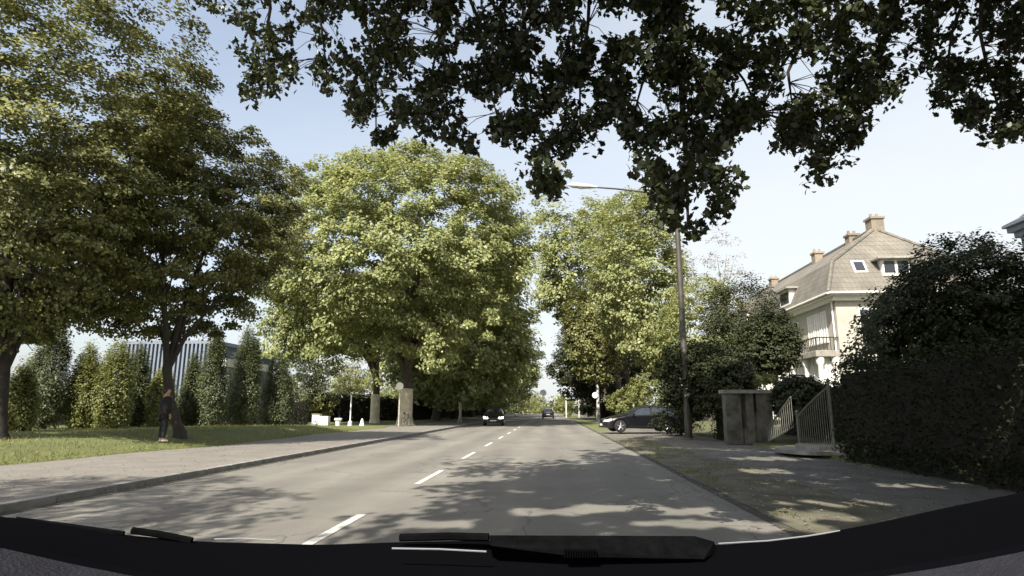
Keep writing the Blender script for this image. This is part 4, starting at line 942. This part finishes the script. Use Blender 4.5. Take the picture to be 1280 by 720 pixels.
holes = [(526, 40, 12, 14), (582, 66, 11, 12), (745, 20, 16, 22), (806, 122, 20, 18), (1000, 92, 22, 24), (884, 14, 22, 20), (776, 20, 10, 14), (596, 142, 16, 18), (926, 104, 12, 14), (438, 34, 10, 12), (1215, 60, 10, 16),
         (868, 62, 8, 8), (1075, 40, 8, 14), (965, 128, 12, 14), (665, 95, 6, 12), (640, 110, 6, 9), (480, 130, 6, 8), (740, 120, 8, 10), (1240, 115, 10, 16), (380, 50, 12, 20), (340, 20, 14, 12), (690, 60, 7, 10), (835, 190, 10, 10), (870, 235, 8, 9), (1115, 60, 7, 10), (1180, 30, 8, 12)]
rng = np.random.default_rng(42); T = Vector((5.6, -3.0, .1))
BT = thing('street_tree', 'huge dark tree whose leafy branches hang over the road from above', 'tree', T, 0)
cl = []
while len(cl) < 2100:
    px = rng.uniform(225, 1310); py = rng.uniform(-60, 305)
    if py > bottom(px) + 2: continue
    if any(((px - hx) / (a_ + 5)) ** 2 + ((py - hy) / (b_ + 5)) ** 2 < 1 for hx, hy, a_, b_ in holes): continue
    if px < 300 and rng.uniform() < .5: continue
    nz = math.sin(px * .037 + 1) * math.sin(py * .05 + px * .013) + .6 * math.sin(px * .09 + py * .07 + 2)
    if nz < -.55 and rng.uniform() < .75: continue
    Y = 6.6 + .9 * math.sin(px * .006) + abs(rng.normal()) * .7 - (.6 if py > 200 else 0)
    cl.append(tuple(P(px, py, Y)))
cl = np.array(cl) - np.array(T)
pts = scatter(rng, cl, .13, 22, .9)
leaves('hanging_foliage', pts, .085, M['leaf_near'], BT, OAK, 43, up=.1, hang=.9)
# upper crown, outside the picture above and behind, that shades the ones below
def outside(p, mx=14):
    px, py, fr = project(p); return ~(fr & (px > -80) & (px < 1360) & (py > -50))
up1 = crown_clumps(rng, (5.0, 2.0, 12.0), (13.0, 15.0, 6.5), 3600, low=.7, shell=.35, amp=.2)
up1 = np.vstack([up1, crown_clumps(rng, (4.0, 13.5, 15.6), (8.0, 5.5, 3.4), 900, low=.8, shell=.35, amp=.15)])  # unseen forward lobe added to carry shade farther down the road
up1 = up1[outside(up1)]
up1 = up1[(up1[:, 2] > 4.2)]
kd = up1[:, 0] - up1[:, 1] / 3 + .049 * up1[:, 2]; keep = (kd > -4.7) | ((kd > -6.0) & (rng.uniform(0, 1, len(up1)) < .35) & (up1[:, 1] > 0))
up1 = up1[keep]
pts = scatter(rng, up1 - np.array(T), .72, 46, .6)
land = pts + np.array(T); kk = land[:, 2:3] / -ldir.z; land = land + kk * np.array(ldir)  # unseen leaves cleared along the sun so flecks land on chosen ground spots
for (px, py, rx_, ry_) in [(1010, 606, .5, .55), (1052, 598, .5, .35), (962, 574, .6, .4), (1005, 645, .45, .3), (925, 617, .35, .3), (868, 640, .3, .25), (690, 640, .4, .22), (745, 636, .3, .22), (800, 634, .3, .2), (1135, 608, .5, .2), (1235, 606, .4, .2),
                           (1000, 562, .6, .5), (905, 548, .7, .6), (640, 573, .5, .9), (700, 571, .5, .8), (790, 566, .4, .7), (955, 590, .4, .35), (1040, 630, .5, .25), (820, 600, .25, .3), (545, 655, .3, .2), (980, 660, .5, .2), (860, 655, .4, .2), (930, 655, .35, .2)]:
    g_ = G(px, py, 0); dd = ((land[:, 0] - g_.x) / (rx_ * 1.8)) ** 2 + ((land[:, 1] - g_.y) / (ry_ * 1.9)) ** 2
    pts = pts[dd > .8 + .35 * np.sin(land[:, 0] * 9 + px)]; land = land[dd > .8 + .35 * np.sin(land[:, 0] * 9 + px)]
px_, py_, fr_ = project(pts + np.array(T)); vis = fr_ & (px_ > -40) & (px_ < 1320) & (py_ > -25) & (py_ < 760)
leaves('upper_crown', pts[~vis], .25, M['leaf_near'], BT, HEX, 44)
m = MB(); fk = Vector((0, 0, 3.9))
m.tube([(0, 0, -.3), (0, 0, .1), (0, 0, .7), (.05, .1, 2.2), fk, fk + Vector((-.1, .3, 1.2)), fk + Vector((0, .6, 4))], [.75, .6, .46, .42, .42, .34, .15], 14)
m.build('trunk', M['darkbark'], BT, True)
m = MB()
def bez(a_, b_, c_, n=8): return [a_ * (1 - u) ** 2 + b_ * 2 * u * (1 - u) + c_ * u * u for u in [i / n for i in range(n + 1)]]
tops = []
for (px, Yt) in ((330, 8.2), (450, 7.8), (560, 7.2), (650, 7.6), (740, 7.0), (849, 6.9), (960, 7.2), (1040, 7.0), (1130, 7.4), (1230, 7.0)):
    e = P(px, -70, Yt) - T; mid = (fk + e) / 2 + Vector((0, 0, 2.6))
    pp = bez(fk + Vector((0, 0, .2)), mid, e); m.tube(pp, [.16 - .014 * i for i in range(9)], 8); tops.append((px, e))
for k in range(12):
    a_ = 2 * math.pi * k / 12; e = Vector((math.cos(a_) * 6, math.sin(a_) * 6 - 1, 8 + 2 * math.sin(k * 2.3)))
    if e.y + T.y > 2 : continue
    m.tube(bez(fk, fk + Vector((e.x * .4, e.y * .4, 4)), e), [.2 - .02 * i for i in range(9)], 7)
m.build('limbs', M['darkbark'], BT, True)
m = MB()
paths = [[(330, -70), (338, 10), (330, 60), (335, 120)], [(450, -70), (455, 20), (470, 90), (470, 170)], [(560, -70), (555, 20), (540, 90), (545, 160)], [(650, -70), (655, 20), (665, 110), (685, 215)],
         [(849, -70), (848, 40), (853, 130), (858, 210), (860, 280)], [(740, -70), (735, 30), (725, 100), (725, 175)], [(1040, -70), (1022, 20), (975, 85), (955, 130), (948, 165)], [(1000, 55), (985, 90), (990, 130)],
         [(1040, -70), (1050, 40), (1035, 120), (1020, 205)], [(1130, -70), (1120, 20), (1100, 70), (1075, 125), (1060, 180)], [(1230, -70), (1225, 40), (1235, 90), (1255, 160)], [(1230, -70), (1190, 40), (1180, 110)],
         [(849, 40), (900, 60), (930, 100), (960, 160)], [(560, -70), (600, 30), (610, 100), (625, 160)], [(849, 60), (810, 80), (790, 150)], [(450, -70), (400, 20), (410, 100)], [(330, -70), (290, -20), (268, 2)]]
for k, pth in enumerate(paths):
    Y = 7.0 + .9 * math.sin(pth[0][0] * .006) * .6; big = 1.9 if k == 4 else 1.0
    pv = [P(a_, b_, Y + .12 * j) - T for j, (a_, b_) in enumerate(pth)]; n = len(pv)
    m.tube(pv, [(.030 - .022 * i / (n - 1)) * big for i in range(n)], 6)
nn = len(cl)
allp = np.array([tuple(P(a_, b_, 7.0 + .54 * math.sin(pth[0][0] * .006) + .12 * j) - T) for pth in paths for j, (a_, b_) in enumerate([(pth[i][0] + (pth[i + 1][0] - pth[i][0]) * u, pth[i][1] + (pth[i + 1][1] - pth[i][1]) * u) for i in range(len(pth) - 1) for u in (0, .33, .66)])])
for i in range(0, nn, 2):
    d = np.linalg.norm(allp - cl[i], axis=1) + np.where(allp[:, 2] < cl[i][2], .35, 0); j = int(d.argmin())
    if d[j] < 1.3: 
        a_ = Vector(allp[j]); b_ = Vector(cl[i]); m.tube([a_, a_.lerp(b_, .5) + Vector((0, 0, .06)), b_], [.007, .005, .003], 4, False)
m.build('twigs', M['darkbark'], BT, True)

# ------------------------------------------------------------------ the car the picture is taken from
t = thing('car', 'car front seen from inside: black windscreen base, wiper and dark dashboard', 'car', (0, .6, 0))
O = Vector((0, .6, 0))
topc = [(-120, 622), (0, 645), (40, 648), (80, 655), (160, 668), (250, 676), (400, 680), (520, 676), (640, 674), (780, 676), (895, 681), (1000, 671), (1100, 652), (1180, 634), (1280, 614), (1400, 586)]
lowc = [(-120, 655), (0, 677), (90, 698), (190, 718), (300, 735), (450, 750), (640, 758), (850, 750), (980, 736), (1068, 719), (1180, 701), (1280, 681), (1400, 650)]
gx = np.linspace(-120, 1400, 60)
ta, tb = zip(*topc); la, lb_ = zip(*lowc)
def depth(px): return .78 - .10 * ((px - 640) / 640) ** 2
rows = [[], [], [], [], [], []]
for px in gx:
    yt = float(np.interp(px, ta, tb)); yl = float(np.interp(px, la, lb_)); d = depth(px)
    rows[0].append(P(px, yt, d) - O - Vector((0, -.03, .05))); rows[1].append(P(px, yt + 1.0, d + .01) - O); rows[2].append(P(px, yt + 5, d - .02) - O)
    rows[3].append(P(px, (yt + yl) / 2, d - .07) - O); rows[4].append(P(px, yl - 1, d - .13) - O); rows[5].append(P(px, yl, d - .15) - O - Vector((0, 0, .04)))
m = MB(); m.sheet(rows); m.build('windscreen_base', M['frit'], t, True)
rows = [[], [], []]
for px in gx:
    yl = float(np.interp(px, la, lb_)); d = depth(px) - .145
    a_ = P(px, yl - 2, d) - O; rows[0].append(a_ - Vector((0, 0, .006))); rows[1].append(a_ - Vector((0, .16, .010))); rows[2].append(a_ - Vector((0, .34, .05)))
m = MB(); m.sheet(rows); m.build('dashboard', M['dash'], t, True)
def pxtube(lst, d, r_, mt, nm, n=8, sm=True): 
    m = MB(); m.tube([P(a_, b_, d + (q if False else 0)) - O for a_, b_ in lst], r_, n); return m.build(nm, M[mt], t, sm)
# wiper lying along the base of the windscreen
m = MB()
for (x0_, y0_, x1_, y1_, dd, th) in ((611, 668.5, 872, 670, .735, .02), ):
    a0, a1, a2, a3 = P(611, 669, .735) - O, P(868, 670, .735) - O, P(893, 677, .735) - O, P(896, 690, .735) - O; b0, b3 = P(613, 682, .71) - O, P(880, 699, .71) - O; bm_ = P(720, 696, .71) - O
    top = [a0, a1, a2, a3, b3, bm_, b0]; bot = [p_ + Vector((0, .03, -.02)) for p_ in top]
    m.poly(top).poly(bot); [m.poly([top[i], top[(i + 1) % 7], bot[(i + 1) % 7], bot[i]]) for i in range(7)]
wp = m.build('wiper_arm', M['rubber'], t, bevel=.002)
m = MB()
for k in range(13): a_ = P(706 + 3.2 * k, 688, .705) - O; m.box(a_.x - .0007, a_.y - .002, a_.z - .007, a_.x + .0007, a_.y + .006, a_.z + .001)
m.build('wiper_joint', M['frit'], wp)
m = MB(); m.tube([P(500, 672, .75) - O, P(560, 670.5, .745) - O, P(611, 671.5, .74) - O], .0045, 6); m.build('wiper_blade', M['rubber'], t, True)
m = MB(); m.tube([P(20, 649, .70) - O, P(80, 656.5, .71) - O, P(155, 667, .72) - O], .0028, 6).tube([P(165, 663, .72) - O, P(200, 668, .725) - O, P(240, 676, .73) - O], .004, 6); m.build('second_wiper_blade', M['rubber'], t, True)
for lst, rr_ in (([(268, 674, .76), (300, 673, .765), (345, 675.5, .77)], .0009), ([(490, 685.5, .70), (550, 686.5, .70), (608, 689.5, .70)], .0009),
                 ([(898, 679.5, .755), (960, 676, .75), (1010, 670, .745), (1050, 663.5, .74)], .0008)):
    m = MB(); m.tube([P(*a_) - O for a_ in lst], rr_, 5); m.build('bright_edge', M['trimline'], t, True)
# bonnet below the line of sight, its left wing just in view
rows = []
for v in np.linspace(0, 1, 12):
    y = .78 + .95 * v; row = []
    for u in np.linspace(-1, 1, 31):
        x = u * (.92 - .10 * v); z = 1.12 - .035 * v - .13 * v * v + .03 * math.exp(-((abs(u) - .82) / .1) ** 2) - .25 * max(0, abs(u) - .88) * 2 - .03 * (u * u)
        row.append((x, y - .6, z))
    rows.append(row)
m = MB(); m.sheet(rows); m.sheet([rows[-1], [(x * .98, y + .06, z - .12) for x, y, z in rows[-1]], [(x * .96, y + .10, z - .45) for x, y, z in rows[-1]], [(x * .93, y + .04, z - .75) for x, y, z in rows[-1]]])
m.build('bonnet', M['bonnet'], t, True)
